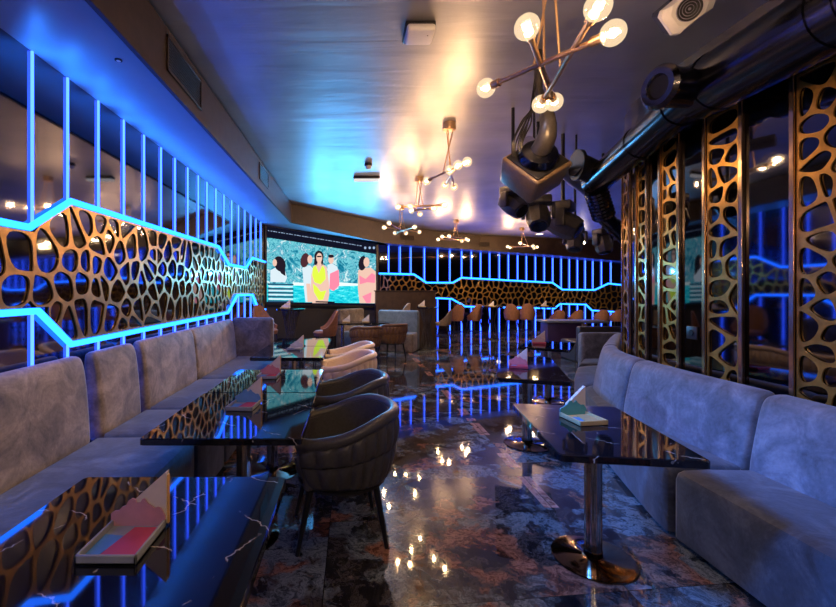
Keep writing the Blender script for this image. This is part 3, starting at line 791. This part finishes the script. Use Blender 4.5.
# ------------------------------------------------------------------ barrel chairs (open side towards local -x)
def sm(x): x = max(0, min(1, x)); return x * x * (3 - 2 * x)
def barrel(name, label, mats, loc, rz, grp):
    lt, lin_, lg = mats
    t = thing(name, label, 'chair', loc, rz, grp)
    TM = math.radians(128); NC = 19; SUB = 6; n = NC * SUB
    def top(th): return .775 - .125 * sm((abs(th) / TM - .30) / .70)
    def Ro(th): return .315 + .012 * math.cos(th)
    def pos(r, th, z): return Vector((r * math.cos(th) * (1 + .42 * sm(-math.cos(th) * 3)), r * math.sin(th), z))
    def tier(z_lo, z_hi, bulge, r_lo, r_hi):
        mb = MB(); rings = []; K = 8
        for i in range(n + 1):
            th = -TM + 2 * TM * i / n; ph = (i % SUB) / SUB
            grv = .018 * (abs(math.cos(PI * i / SUB)) ** 6)
            ring = []
            a, b = z_lo(th), z_hi(th)
            for k in range(K + 1):
                s = k / K; r = Ro(th) + r_lo * (1 - s) + r_hi * s + bulge * math.sin(PI * s) ** .6 - grv * (math.sin(PI * min(1, max(0, s))) ** .3)
                ring.append(pos(r, th, a + (b - a) * s))
            r_in = Ro(th) - .045
            ring.append(pos(r_in + r_hi, th, b)); ring.append(pos(r_in + r_lo, th, a))
            rings.append(ring)
        mb.loft(rings); return mb
    zb = lambda th: .355
    zm = lambda th: .355 + (top(th) - .355) * .46
    zt = lambda th: top(th) - .055
    obj('lower_back_tier', tier(zb, zm, .016, -.055, -.004), lt, t, angle=60)
    obj('upper_back_tier', tier(lambda th: zm(th) + .004, zt, .020, -.004, .006), lt, t, angle=60)
    # rolled rim running round the top and down both front edges
    rim = []
    path = [( -TM, .365)]
    mb = MB(); rings = []
    pts = []
    for k in range(7): pts.append((-TM, .36 + (top(TM) - .05 - .36) * k / 7, 0))
    for i in range(49): th = -TM + 2 * TM * i / 48; pts.append((th, top(th) - .03, 1))
    for k in range(7)[::-1]: pts.append((TM, .36 + (top(TM) - .05 - .36) * k / 7, 0))
    P3 = []
    for th, z, fl in pts:
        s = (z - .36) / (top(th) - .36); rr = Ro(th) - .012 - .05 * (1 - min(1, s)) * (0 if fl else 1)
        P3.append(pos(rr, th, z))
    mb.tube(P3, [.034] * 7 + [.034] * 49 + [.034] * 7, 12); obj('rim', mb, lt, t, angle=60)
    # inner lining
    mb = MB(); rings = []
    for i in range(41):
        th = -TM + 2 * TM * i / 40; a, b = .37, top(th) - .03
        rings.append([pos(Ro(th) - .05 - .03 * (1 - s), th, a + (b - a) * s) for s in (0, .25, .5, .75, 1)] + [pos(Ro(th) - .03, th, b), pos(Ro(th) - .05, th, a)])
    mb.loft(rings); obj('inner_back', mb, lin_, t, angle=60)
    mb = MB(); mb.lathe([(.20, .355), (.245, .365), (.262, .40), (.258, .445), (.22, .468), (.10, .478), (.01, .48)], (-.03, 0, 0), 36); obj('seat_cushion', mb, lin_, t, angle=60)
    mb = MB(); mb.lathe([(.22, .325), (.27, .335), (.275, .352), (.20, .36)], (-.01, 0, 0), 36); obj('seat_base', mb, lg, t)
    for sx, sy in ((1, 1), (1, -1), (-1, 1), (-1, -1)):
        mb = MB(); mb.tube([(sx * .19 - .02, sy * .18, .335), (sx * .255 - .03, sy * .225, .0)], [.021, .012], 12); obj('leg', mb, lg, t)
    return t
GB = 'black barrel chairs'; GC = 'cream barrel chairs'; GT = 'brown barrel chairs'
barrel('barrel_chair', 'nearest black channel-stitched barrel chair at the second left table', (M['leather'], M['leather'], M['legs']), (-.055, 2.60, 0), math.radians(8), GB)
ch = [o for o in COL.objects if o.name == 'barrel_chair'][0]
dup(ch, (-.035, 3.52, 0), math.radians(4), 'second black barrel chair, just behind the nearest one', GB)
c1 = barrel('barrel_chair', 'nearer cream barrel chair behind the black chairs', (M['cream'], M['cream'], M['legs']), (-.06, 4.78, 0), math.radians(6), GC)
dup(c1, (-.04, 5.62, 0), math.radians(0), 'farther cream barrel chair, behind the nearer cream one', GC)
c2 = barrel('barrel_chair', 'wide brown barrel chair turned away, in front of the screen table', (M['tan'], M['tan'], M['legs']), (.28, 8.45, 0), math.radians(-80), GT)
dup(c2, (.86, 9.05, 0), math.radians(-70), 'farther brown barrel chair, beside the blue sofa end', GT)

# ------------------------------------------------------------------ bar stools and chairs (open side towards local -x)
def stool(label, loc, rz, mat, zs=.62, zt=1.0, grp='upholstered bar stools', w=.23):
    t = thing('bar_stool', label, 'stool', loc, rz, grp); TM = math.radians(105)
    def top(th): return zt - (zt - zs - .06) * sm((abs(th) / TM - .12) / .88)
    mb = MB(); rings = []
    for i in range(29):
        th = -TM + 2 * TM * i / 28; ring = []
        b = top(th)
        for r, s in ((w - .03, 0), (w, .3), (w + .02, 1), (w - .01, 1.02), (w - .035, .3), (w - .06, 0)):
            ring.append(Vector((r * math.cos(th), r * math.sin(th), zs - .08 + (b - zs + .08) * s)))
        rings.append(ring)
    mb.loft(rings); obj('backrest', mb, mat, t, angle=50)
    obj('seat', MB().lathe([(.15, zs - .09), (.20, zs - .08), (.215, zs - .02), (.18, zs + .01), (.01, zs + .02)], (0, 0, 0), 28), mat, t, angle=50)
    for sx, sy in ((1, 1), (1, -1), (-1, 1), (-1, -1)):
        obj('leg', MB().tube([(sx * .13, sy * .13, zs - .08), (sx * .20, sy * .20, 0)], [.016, .011], 10), M['legs'], t)
    k = .17; z = .2
    obj('footrest', MB().tube([(k, k, z), (-k, k, z), (-k, -k, z), (k, -k, z), (k, k, z)], .008, 8), M['legs'], t)
    return t
a = stool('large brown bar stool turned towards the screen, right of the tall table', (-.50, 7.75, 0), math.radians(10), M['stool'], .72, 1.10)
stool('brown bar stool against the left wall beneath the screen corner', (-1.58, 7.75, 0), math.radians(150), M['stool'], .76, 1.19)
def at(px, d): return (X(px, d), d, 0)
b = stool('tan bar stool nearest on the left in front of the far wall', at(443, 11.7), math.radians(-20), M['taupe'], .58, .93)
c = stool('russet stool half hidden behind the tan one by the far wall', at(456, 12.9), math.radians(-75), M['stool'], .62, 1.04)
dup(c, at(474, 13.0), math.radians(-60), 'russet stool just left of the middle splayed bar table')
dup(c, at(512, 13.2), math.radians(-120), 'russet stool just right of the middle splayed bar table')
dup(c, at(527, 13.4), math.radians(-105), 'russet stool between two splayed bar tables by the far wall')
e_ = stool('leftmost russet chair back showing above the plum counter', at(557, 14.3), math.radians(-90), M['stool'], .48, .80)
dup(e_, at(575, 14.3), math.radians(-80), 'second russet chair back showing above the plum counter')
dup(e_, at(601, 14.5), math.radians(-100), 'third russet chair back, right of the arched neon above the counter')
dup(e_, at(616, 14.6), math.radians(-90), 'rightmost russet chair back beside the bronze strips')
stool('cream-edged stool back poking above the blue sofa', at(401, 11.0), math.radians(-30), M['taupe'], .72, 1.13)

def bar_table(label, loc, zt, r, kind, grp='tall bar tables'):
    t = thing('bar_table', label, 'table', loc, 0, grp)
    obj('tabletop', MB().lathe([(r - .01, zt - .03), (r, zt - .026), (r, zt - .004), (r - .006, zt)], (0, 0, 0), 36), M['marble'], t, angle=30)
    n = 14 if kind else 6
    for i in range(n):
        a = 2 * PI * i / n
        tw = .9 if kind else .0
        obj('rod', MB().tube([(.17 * math.cos(a), .17 * math.sin(a), zt - .03), (.075 * math.cos(a + tw / 2), .075 * math.sin(a + tw / 2), zt * .55), (.20 * math.cos(a + tw), .20 * math.sin(a + tw), .01)], .011, 6), M['fixture'] if kind else M['legs'], t)
    obj('base_ring', MB().tube([(.20 * math.cos(2 * PI * k / 24), .20 * math.sin(2 * PI * k / 24), .012) for k in range(25)], .011, 6, False), M['fixture'] if kind else M['legs'], t)
    return t
bar_table('tall bar table with wire base left of the far stools', at(427, 10.5), 1.055, .27, 1)
bar_table('middle splayed-leg bar table between russet stools by far wall', at(492, 12.6), .98, .33, 0)
bar_table('right splayed-leg bar table beside the plum counter', at(546, 12.7), .98, .28, 0)
bar_table('tall bar table at the left beneath the screen', at(291, 8.1), 1.12, .28, 1)
for px, d, z, lab in ((422, 10.5, 1.055, 'small pale caddy on the tall wire-base bar table'), (492, 12.6, .98, 'small pale caddy on the middle splayed bar table'),
                      (545, 12.7, .98, 'small pale caddy on the right splayed bar table'), (285, 8.1, 1.12, 'small pale caddy on the tall table beneath the screen')):
    p = at(px, d); caddy(p[0], p[1], z, 0, PALE, SAND, PALE, lab, True)

# far dining table before the screen
t = thing('dining_table', 'long dark dining table in front of the sofa below the screen', 'table', (.20, 9.55, 0), math.radians(12))
mb = MB(); P = rrect(1.22, .62, .06)
mb.loft([[Vector((a, b, z)) for a, b in P] for z in (.715, .749)]); obj('tabletop', mb, M['marble'], t, angle=30)
for sx in (-.42, .42):
    lg = obj('leg', MB().lathe([(.04, .02), (.035, .71)], (sx, 0, 0), 20), M['steel'], t)
    obj('foot', MB().lathe([(.2, 0), (.2, .01), (.04, .025)], (sx, 0, 0), 28), M['copper'], lg)
caddy(-.13, 9.46, TZ, 0, PALE, SAND, PALE, 'left pale caddy on the dining table below the screen', True)
caddy(.31, 9.52, TZ, 0, PALE, SAND, PALE, 'right pale caddy on the dining table below the screen', True)

# sofas below the screen
def sofa(name, p, q, depth, zs, zb, mat, mat2, label, end=False):
    p, q = Vector(p), Vector(q); e = q - p; L = e.length; rz = math.atan2(e.y, e.x)
    t = thing('sofa', label, 'sofa', (p.x, p.y, 0), rz, 'sofas by the screen')
    obj('seat', MB().box((L / 2, -depth / 2, zs / 2), (L, depth, zs), .04, 3), mat2, t)
    obj('backrest', MB().box((L / 2, .09, zb / 2), (L, .17, zb), .05, 4), mat, t)
    return t
a0 = SCR0 + sdir * (SCR1 - SCR0).length * .56 + snrm * .22; a1 = SCR0 + sdir * (SCR1 - SCR0).length * .80 + snrm * .22
sofa('sofa', a0, a1, .5, .45, 1.0, M['velvet_l'], M['velvet_b'], 'taupe-backed sofa under the right half of the screen')
sofa('sofa', (.66, 10.72), (1.62, 10.30), .5, .45, .97, M['velvet_b'], M['velvet_l'], 'pale blue sofa with taupe seat before the brown partition')
t = thing('partition_wall', 'low dark brown partition behind the blue sofa', 'partition', (1.5, 11.75, 0), math.radians(12))
obj('panel', MB().box((0, 0, .72), (1.75, .12, 1.44), .01, 1), M['partition'], t)
obj('cap_rail', MB().box((0, 0, 1.455), (1.80, .16, .03), .006, 1), M['fascia'], t)

# plum counter, black booth
t = thing('bar_counter', 'plum-fronted low counter with pale glossy top near the right', 'counter', (5.02, 10.1, 0), math.radians(-6))
obj('front_panel', MB().box((0, 0, .35), (.78, .5, .70), .02, 2), M['purple'], t)
obj('counter_top', MB().box((.25, 0, .735), (1.45, .62, .05), .012, 2), M['soffit'], t)
obj('end_post', MB().box((.42, -.1, .35), (.10, .45, .70), .01, 1), M['taupe'], t)
t = thing('booth_sofa', 'black booth back between the plum counter and bronze strips', 'sofa', (5.08, 8.55, 0), 0)
obj('backrest', MB().box((0, 0, .37), (.98, .16, .74), .04, 3), M['leather'], t)
obj('seat', MB().box((0, .40, .21), (.98, .62, .42), .04, 3), M['leather'], t)

# ------------------------------------------------------------------ chandeliers
LIGHTS = []
def point(p, e, col, r, parent=None, base=None):
    L = bpy.data.lights.new('bulb_or_fill_light', 'POINT'); L.energy = e; L.color = col; L.shadow_soft_size = r
    o = bpy.data.objects.new('bulb_or_fill_light', L); COL.objects.link(o); o.location = p
    if parent: o.parent = parent; o.location = Vector(p) - Vector(parent.location)
    return o
def chandelier(label, ctr, rods, en, r=.05, stems=3, sr=.006):
    ctr = Vector(ctr)
    t = thing('chandelier', label, 'chandelier', (ctr.x, ctr.y, ZC), 0, 'starburst globe-bulb chandeliers'); o = t.location
    obj('canopy', MB().lathe([(.07, 0), (.072, -.01), (.072, -.075), (.066, -.08)], (0, 0, 0), 28), M['bronze'], t)
    for k, (a, b) in enumerate(rods):
        a, b = Vector(a), Vector(b); e = (b - a).normalized()
        A, B = a + e * r * .9, b - e * r * .9
        obj('arm', MB().tube([A, B], .013, 12), M['bronze'], t, origin=o)
        for p, s in ((a, 1), (b, -1)):
            obj('socket', MB().tube([p + e * s * r * .8, p + e * s * (r * .8 + .05)], .021, 14), M['bronze'], t, origin=o)
            g = obj('bulb', MB().sphere(p, r, 24), M['bulb'], t, origin=o)
            d = Vector((-e.y, e.x, 0)) * .006
            f = MB()
            for q in (-1, 1): f.tube([p + e * s * r * .5 + d * q, p - e * s * r * .45 + d * q * 2], .0065, 8)
            obj('filament', f, M['filament'], g, origin=o)
            point(p, en * .8, (1, .60, .29), .02, t)
    for k in range(stems):
        a, b = rods[k % len(rods)]
        m = Vector(a) + (Vector(b) - Vector(a)) * (.5 + (.06 if k else -.06)); an = 2 * PI * k / stems
        obj('stem', MB().tube([m, Vector((ctr.x + .045 * math.cos(an), ctr.y + .045 * math.sin(an), ZC - .06))], sr, 8), M['bronze'], t, origin=o)
    return t
def PZ(px, py, z):
    d = (z - H) * F / (CY - py); return W(px, py, d)
z1 = 2.572
chandelier('large nearest starburst chandelier with six globe bulbs, top centre', (.955, 2.02, 0),
           [(W(486, 88, 2.33), W(613, 33, 1.75)), (W(527, 27, 1.75), W(554, 102, 2.47)), (W(598, 7, 1.62), W(541, 104, 2.47))], 20, .051)
def CH(label, c, z, prs, en):
    chandelier(label, c, [(PZ(*a, z), PZ(*b, z)) for a, b in prs], en, .05)
CH('second starburst chandelier, hanging behind the nearest one', (1.06, 4.58, 0), 2.76, [((427, 181), (467, 162)), ((450, 170), (454, 187)), ((458, 165), (445, 185))], 22)
CH('third starburst chandelier, left of the second one', (1.08, 6.76, 0), 2.78, [((398, 207), (444.5, 205)), ((410, 206), (420, 214)), ((411.5, 210.5), (434, 208))], 22)
CH('fourth starburst chandelier, lowest left above the screen corner', (1.06, 9.1, 0), 2.80, [((384, 227.5), (419.3, 232)), ((389, 223), (406, 233)), ((395, 233), (414.8, 227))], 25)
CH('fifth starburst chandelier, before the far fascia', (2.70, 10.9, 0), 2.82, [((438, 239.5), (468, 240.2)), ((442, 236.6), (462, 241)), ((449, 236), (466, 239))], 40)
CH('farthest starburst chandelier, left of the stage lights', (4.98, 12.3, 0), 2.79, [((507.5, 246.6), (537, 247)), ((510, 247.5), (533, 246)), ((520, 243), (534, 248))], 50)
t = thing('pendant_lamp', 'single warm pendant bulb among the far stage lights', 'lamp', (X(583, 13), 13, ZC))
obj('cord', MB().tube([(0, 0, 0), (0, 0, -.30)], .006, 8), M['black'], t)
obj('bulb', MB().sphere((0, 0, -.35), .06, 16), M['filament'], t)

# ------------------------------------------------------------------ ceiling devices
t = thing('wireless_access_point', 'white square ceiling unit on a black plate near the top', 'ceiling device', (.465, 2.92, ZC))
obj('mount_plate', MB().box((0, .02, -.02), (.205, .21, .04), .008, 2), M['blackp'], t)
obj('cover', MB().box((0, -.03, -.062), (.195, .19, .05), .022, 4), M['white'], t)
obj('indicator', MB().lathe([(.004, 0), (.004, -.003)], (.05, -.06, -.086), 10), M['black'], t)
t = thing('smoke_detector', 'small round smoke detector above the white oblong light', 'smoke detector', (.235, 6.05, ZC))
obj('base', MB().lathe([(.055, 0), (.055, -.03), (.05, -.035)], (0, 0, 0), 24), M['blackp'], t)
obj('dome', MB().lathe([(.046, -.035), (.044, -.06), (.03, -.075), (.01, -.078)], (0, 0, 0), 24), M['white'], t)
t = thing('emergency_light', 'white oblong emergency light on the ceiling below the smoke detector', 'ceiling light', (.235, 6.75, ZC))
obj('housing', MB().box((0, 0, -.02), (.42, .12, .04), .015, 3), M['blackp'], t)
obj('diffuser', MB().box((0, 0, -.055), (.41, .11, .03), .014, 3), M['lit_diffuser'], t)
t = thing('downlight', 'flat round white downlight in the ceiling past the chandeliers', 'ceiling light', (X(535.5, 13.9), 13.6, ZC))
obj('ring', MB().lathe([(.14, 0), (.14, -.012), (.11, -.014)], (0, 0, 0), 28), M['white'], t)
obj('lens', MB().lathe([(.108, -.004), (.10, -.016), (.01, -.018)], (0, 0, 0), 28), M['downlight'], t)

t = thing('downlight', 'tiny dark downlight in the blue soffit above the left neon tubes', 'ceiling light', (-1.44, 2.59, ZS))
obj('ring', MB().lathe([(.022, 0), (.022, -.006), (.015, -.008)], (0, 0, 0), 20), M['black'], t)
obj('lens', MB().lathe([(.014, -.004), (.012, -.009), (.002, -.010)], (0, 0, 0), 16), M['white'], t)
# projector, upper right
pc = W(688, 9, 2.25)
t = thing('projector', 'white-fronted projector with a round grille, cut by the top edge', 'projector', pc)
fwd = Vector((-.32, -.80, -.5)).normalized(); sdv = fwd.cross(Vector((0, 0, 1))).normalized(); upv = sdv.cross(fwd)
R = Matrix((sdv, upv, fwd)).transposed() @ Matrix.Rotation(-.62, 3, 'Z') @ Matrix.Scale(.66, 3)
def oct_ring(w, h, ch, z): return [R @ Vector((x, y, z)) for x, y in ((-w + ch, -h), (w - ch, -h), (w, -h + ch), (w, h - ch), (w - ch, h), (-w + ch, h), (-w, h - ch), (-w, -h + ch))]
obj('body', MB().loft([oct_ring(.15, .11, .02, -.34), oct_ring(.16, .12, .03, -.06)]), M['gloss'], t, angle=30)
obj('front_shell', MB().loft([oct_ring(.165, .125, .03, -.07), oct_ring(.16, .12, .04, 0), oct_ring(.11, .105, .05, .035)]), M['white'], t, angle=25)
obj('grille_plate', MB().lathe([(.09, .034), (.088, .040), (.01, .040)], (0, 0, 0), 30, R), M['glassgrille'], t)
for r_ in (.018, .038, .058, .078):
    obj('grille_ring', MB().tube([R @ Vector((r_ * math.cos(2 * PI * k / 28), r_ * math.sin(2 * PI * k / 28), .042)) for k in range(29)], .005, 6, False), M['blackp'], t)
obj('bracket', MB().tube([R @ Vector((0, .1, -.2)), Vector((-fwd.x * .2, -fwd.y * .2, ZC - pc.z))], .02, 10), M['black'], t)

# ------------------------------------------------------------------ ducts along the right wall
def ring_at(mb, p, e, r, w): return mb.tube([Vector(p) - e * w / 2, Vector(p) + e * w / 2], r, 28)
A0, A1, A2 = Vector((2.28, .9, 2.79)), Vector((2.36, 2.86, 2.83)), Vector((2.60, 4.50, 2.63))
t = thing('ventilation_duct', 'fat glossy black duct along the ceiling at top right', 'duct', (A0.x, A0.y, A0.z), 0, 'ceiling ducts')
obj('pipe', MB().tube([A0, A1], .185, 36), M['gloss'], t, origin=t.location)
e = (A1 - A0).normalized()
for k in (.50, .56, .92): obj('joint_ring', ring_at(MB(), A0 + (A1 - A0) * k, e, .192, .022), M['gloss'], t, origin=t.location)
bp = W(661, 87, 2.72); be = (Vector((2.36, 2.80, 2.82)) - bp).normalized()
Rb = be.to_track_quat('Z', 'Y').to_matrix()
br = obj('branch_outlet', MB().tube([bp, Vector((2.34, 2.80, 2.82))], .122, 32), M['gloss'], t, origin=t.location)
fl = MB(); prof = [(.07, .05), (.07, -.02), (.08, -.034), (.115, -.034), (.138, -.012), (.138, .006), (.12, .02)]
fl.lathe(prof, bp, 40, Rb); obj('outlet_flange', fl, plain('dark_chrome', (.22, .20, .20), .16, 1.0, .1), br, origin=t.location)
obj('outlet_mouth', MB().lathe([(.069, -.012), (.05, -.010), (.01, -.010)], bp, 32, Rb), M['black'], br, origin=t.location)
t = thing('ventilation_duct', 'thinner blue-sheened duct running on towards the stage lights', 'duct', (A1.x, A1.y, A1.z), 0, 'ceiling ducts')
e = (A2 - A1).normalized()
obj('pipe', MB().tube([A1 + e * .03, A2], .138, 32), M['gloss'], t, origin=t.location)
for k in (.12, .45, .95): obj('joint_ring', ring_at(MB(), A1 + (A2 - A1) * k, e, .146, .03), M['gloss'], t, origin=t.location)
q0 = W(578, 165, 4.35)
obj('side_outlet', MB().tube([q0, A2 + Vector((-.02, -.14, .04))], .12, 26), M['black'], t, origin=t.location)
obj('outlet_flange', MB().tube([q0 + Vector((-.02, 0, 0)), q0 + Vector((.015, 0, 0))], .155, 32), M['black'], t, origin=t.location)
# ribbed drop and onward pipe
d0, d1 = A2 + Vector((.0, -.02, -.09)), W(604, 217, 4.62)
hs = MB(); pts, rr = [], []
for k in range(17): pts.append(d0 + (d1 - d0) * k / 16); rr.append(.118 if k % 2 else .108)
hs.tube(pts, rr, 26); obj('ribbed_hose', hs, M['gloss'], t, origin=t.location)
t = thing('ventilation_duct', 'short far duct leading right behind the ribbed hose', 'duct', tuple(W(606, 212, 5.0)), 0, 'ceiling ducts')
obj('pipe', MB().tube([W(600, 213, 4.95), W(628, 240, 5.0)], .085, 24), M['gloss'], t, origin=t.location)
obj('collar', ring_at(MB(), W(614, 226.5, 4.975), (W(628, 240, 5.0) - W(600, 213, 4.95)).normalized(), .094, .05), M['gloss'], t, origin=t.location)
# rail that carries the stage lights
r0, r1 = W(528, 168, 3.75), W(606, 222, 6.1)
r0.z = 2.80; r1.z = 2.66
t = thing('lighting_rail', 'pale lilac pipe rail carrying the row of stage lights', 'lighting rail', tuple(r0))
obj('pipe', MB().tube([r0, r1], .055, 20), M['glassgrille'], t, origin=r0)
for k in (.05, .5, .95):
    p = r0 + (r1 - r0) * k; obj('hanger', MB().tube([p, Vector((p.x, p.y, ZC))], .012, 8), M['black'], t, origin=r0)

def moving_head(label, c, s, yaw, tilt, rail=True):
    t = thing('stage_light', label, 'stage light', tuple(c), yaw, 'stage lights on the rail')
    obj('base', MB().box((0, 0, .40 * s), (.62 * s, .46 * s, .22 * s), .05 * s, 3), M['fixture'], t)
    y = MB()
    for sx in (-1, 1): y.box((sx * .36 * s, 0, .12 * s), (.09 * s, .22 * s, .42 * s), .03 * s, 2)
    y.box((0, 0, .29 * s), (.78 * s, .24 * s, .08 * s), .03 * s, 2); obj('yoke', y, M['fixture'], t)
    Rt = Matrix.Rotation(tilt, 3, 'X')
    hd = MB().lathe([(.16 * s, -.40 * s), (.25 * s, -.34 * s), (.30 * s, -.05 * s), (.29 * s, .22 * s), (.25 * s, .36 * s), (.20 * s, .38 * s)], (0, 0, 0), 8, Rt)
    h = obj('lamp_head', hd, M['fixture'], t, angle=25)
    obj('lens', MB().lathe([(.20 * s, .37 * s), (.18 * s, .40 * s), (.01, .42 * s)], (0, 0, 0), 24, Rt), M['gloss'], h)
    obj('clamp', MB().tube([(0, 0, .50 * s), (0, 0, ZC - c.z)], .03 * s + .006, 10), M['black'], t)
    return t
moving_head('left small stage light below the big tan-sided one', W(513, 205, 4.2), .36, .5, 2.2)
moving_head('dark stage light hanging second along the rail', W(538, 216, 4.55), .42, -.3, 2.5)
moving_head('bulkiest black stage light in the middle of the rail', W(563, 224, 4.9), .50, .9, 2.1)
moving_head('small far stage light pointing down beside the pendant bulb', W(575, 241, 5.9), .38, -.6, 2.7)
moving_head('farthest right stage light under the ribbed hose', W(603, 243, 5.6), .36, .3, 2.9)

# the big nearest unit: square housing with a swivel dish and neck, hung from the ceiling
bc = W(533, 172, 3.2)
t = thing('stage_light', 'big square stage light, tan left side and blue right side', 'stage light', tuple(bc), 0, 'stage lights on the rail')
nv = Vector((-.10, -.80, .50)).normalized(); uu = nv.cross(Vector((0, 0, 1))).normalized(); ww = uu.cross(nv).normalized()
if ww.z > 0: ww = -ww
xl = (uu * .80 + ww * .60).normalized(); yl = nv.cross(xl).normalized()
R = Matrix((xl, yl, nv)).transposed()
obj('housing', MB().box((0, 0, 0), (.36, .36, .24), .022, 3, R, taper=(.9, .9)), plain('bronze_grey_casing', (.30, .20, .12), .36, .2, .15), t)
obj('top_plate', MB().box(R @ Vector((0, 0, .123)), (.31, .31, .016), .006, 2, R), M['blackp'], t)
obj('swivel_dish', MB().lathe([(.14, .12), (.145, .145), (.125, .185), (.07, .205), (.02, .21)], R @ Vector((.0, .0, .01)), 36, R), M['gloss'], t)
nk0 = R @ Vector((0, 0, .20)); 
obj('neck', MB().tube([nk0, nk0 + Vector((.004, -.05, .03)), nk0 + Vector((.012, -.085, .08)), nk0 + Vector((.02, -.085, .15)), nk0 + Vector((.028, -.05, .23)), nk0 + Vector((.035, .0, .30)), Vector((.04, .0, .62)), Vector((.04, .0, ZC - bc.z))], [.07, .066, .06, .055, .05, .045, .03, .03], 20), M['fixture'], t)
for k in range(7):
    sx = -.17 + .012 * k; rk = random.Random(k)
    pts = [Vector((sx, -.06 + .02 * rk.random(), .02)), Vector((sx - .03 * rk.random(), -.10, .16 + .05 * rk.random())), Vector((sx + .05, -.08, .34 + .04 * rk.random())), Vector((-.02 + .03 * rk.random(), -.02, .52)), Vector((.02 + .05 * rk.random(), 0, ZC - bc.z))]
    sm_ = []
    for i in range(len(pts) - 1):
        p0, p1, p2, p3 = pts[max(0, i - 1)], pts[i], pts[i + 1], pts[min(len(pts) - 1, i + 2)]
        for q in range(5):
            u = q / 5; sm_.append(.5 * ((2 * p1) + (p2 - p0) * u + (2 * p0 - 5 * p1 + 4 * p2 - p3) * u * u + (3 * p1 - p0 - 3 * p2 + p3) * u ** 3))
    sm_.append(pts[-1])
    obj('cable', MB().tube(sm_, .006, 6), M['blackp'], t)

# ------------------------------------------------------------------ lights
def area(name, loc, rot, sx, sy, e, col, spread=PI):
    L = bpy.data.lights.new(name, 'AREA'); L.shape = 'RECTANGLE'; L.size = sx; L.size_y = sy; L.energy = e; L.color = col; L.spread = spread
    o = bpy.data.objects.new(name, L); COL.objects.link(o); o.location = loc; o.rotation_euler = rot; return o
# tint of the added spots that stand in for the screen's glow
SCREENC = (.05, .42, 1.0)
# added spots without fixtures
def spot(loc, tgt, e, col, ang=1.2, blend=.8, r=.05):
    L = bpy.data.lights.new('added_spot', 'SPOT'); L.energy = e; L.color = col; L.spot_size = ang; L.spot_blend = blend; L.shadow_soft_size = r
    o = bpy.data.objects.new('added_spot', L); COL.objects.link(o); o.location = loc
    o.rotation_euler = (Vector(tgt) - Vector(loc)).to_track_quat('-Z', 'Y').to_euler(); return o
WARM = (1.0, .72, .46)
AZ = (.05, .26, 1.0)
spot((.9, 4.7, ZC - .05), (-.05, 5.2, .65), 120, WARM, .7, .9)  # added warm spot, brightens the cream chairs
spot((4.2, 11.2, ZC - .05), (4.6, 13.4, .9), 260, WARM, 1.5, .9)  # added, lifts the stools by the far wall
spot((7.4, 12.2, ZC - .05), (8.0, 14.4, .8), 260, WARM, 1.4, .9)  # added, lifts the right end of the far wall seating
spot((1.2, 9.6, ZC - .05), (1.3, 10.8, .9), 120, WARM, 1.3, .9)  # added, brightens the blue sofa and partition
spot((-.6, 6.6, ZC - .05), (-.7, 8.2, .9), 120, WARM, 1.3, .9)  # added, lifts the dim seating at the left below the screen
for d in TD: spot((XL + .03, d, ZS - .22), (XL + .16, d, ZS), 8, (.02, .20, 1.0), 2.0, 1.0, 0.0)  # added spots standing in for the tubes' glow on the soffit
for k in range(9): spot((-1.40, .9 + .66 * k, ZS - .03), (-1.36, .9 + .66 * k, .5), 75, AZ, .62, 1.0, .03)  # added azure spots under the soffit, tint the left seats
for y, e in ((1.3, 620), (2.3, 620), (3.2, 560), (4.4, 520)): spot((-1.32, y, ZS - .03), (2.1, y + .15, .30), e, AZ, .66, 1.0, .18)  # added azure spots at the soffit edge, tint the right bench
for k in (.42, .65, .88):
    p = SCR0 + sdir * (SCR1 - SCR0).length * k + snrm * .10
    spot((p.x, p.y, 1.9), (p.x + snrm.x, p.y + snrm.y - .4, 2.15), 105, SCREENC, 2.7, .6, 0.0)  # unseen spot standing in for the light of the screen
for x, y in ((.9, -.5), (-.3, -.9)): point(Vector((x, y, 2.55)), 22, (1, .70, .42), .06)  # added warm fill behind the camera, no bulbs modelled there

for y in (1.4, 2.4, 3.4, 4.4, 5.4): spot((-.25, y, ZC - .04), (-1.75, y + .1, 0.62), 120, (1, .66, .38), .48)  # added warm spots, brighten the left backrests
for y in (1.2, 2.6, 15): spot((.6, y, ZC - .04), (2.4, y + .2, .6), 25, (.42, .55, 1.0), .9)  # added bluish spots aimed at the right bench

w = bpy.data.worlds.new('dim_interior'); S.world = w; w.use_nodes = True
w.node_tree.nodes['Background'].inputs[0].default_value = (.02, .03, .06, 1); w.node_tree.nodes['Background'].inputs[1].default_value = .3

cam = bpy.data.cameras.new('camera'); co = bpy.data.objects.new('camera', cam); COL.objects.link(co)
co.location = (0, 0, H); co.rotation_euler = (PI / 2, 0, 0)
cam.sensor_fit = 'HORIZONTAL'; cam.sensor_width = 36; cam.lens = F / 836 * 36
cam.shift_x = (418 - CX) / 836; cam.shift_y = -(303.5 - CY) / 836; cam.clip_start = .05
S.camera = co
S.view_settings.view_transform = 'Standard'; S.view_settings.look = 'None'; S.view_settings.gamma = 1
S.view_settings.use_curve_mapping = False; S.view_settings.exposure = 0.28
S.cycles.use_denoising = True
S.cycles.max_bounces = 10; S.cycles.transparent_max_bounces = 12; S.cycles.sample_clamp_indirect = 6
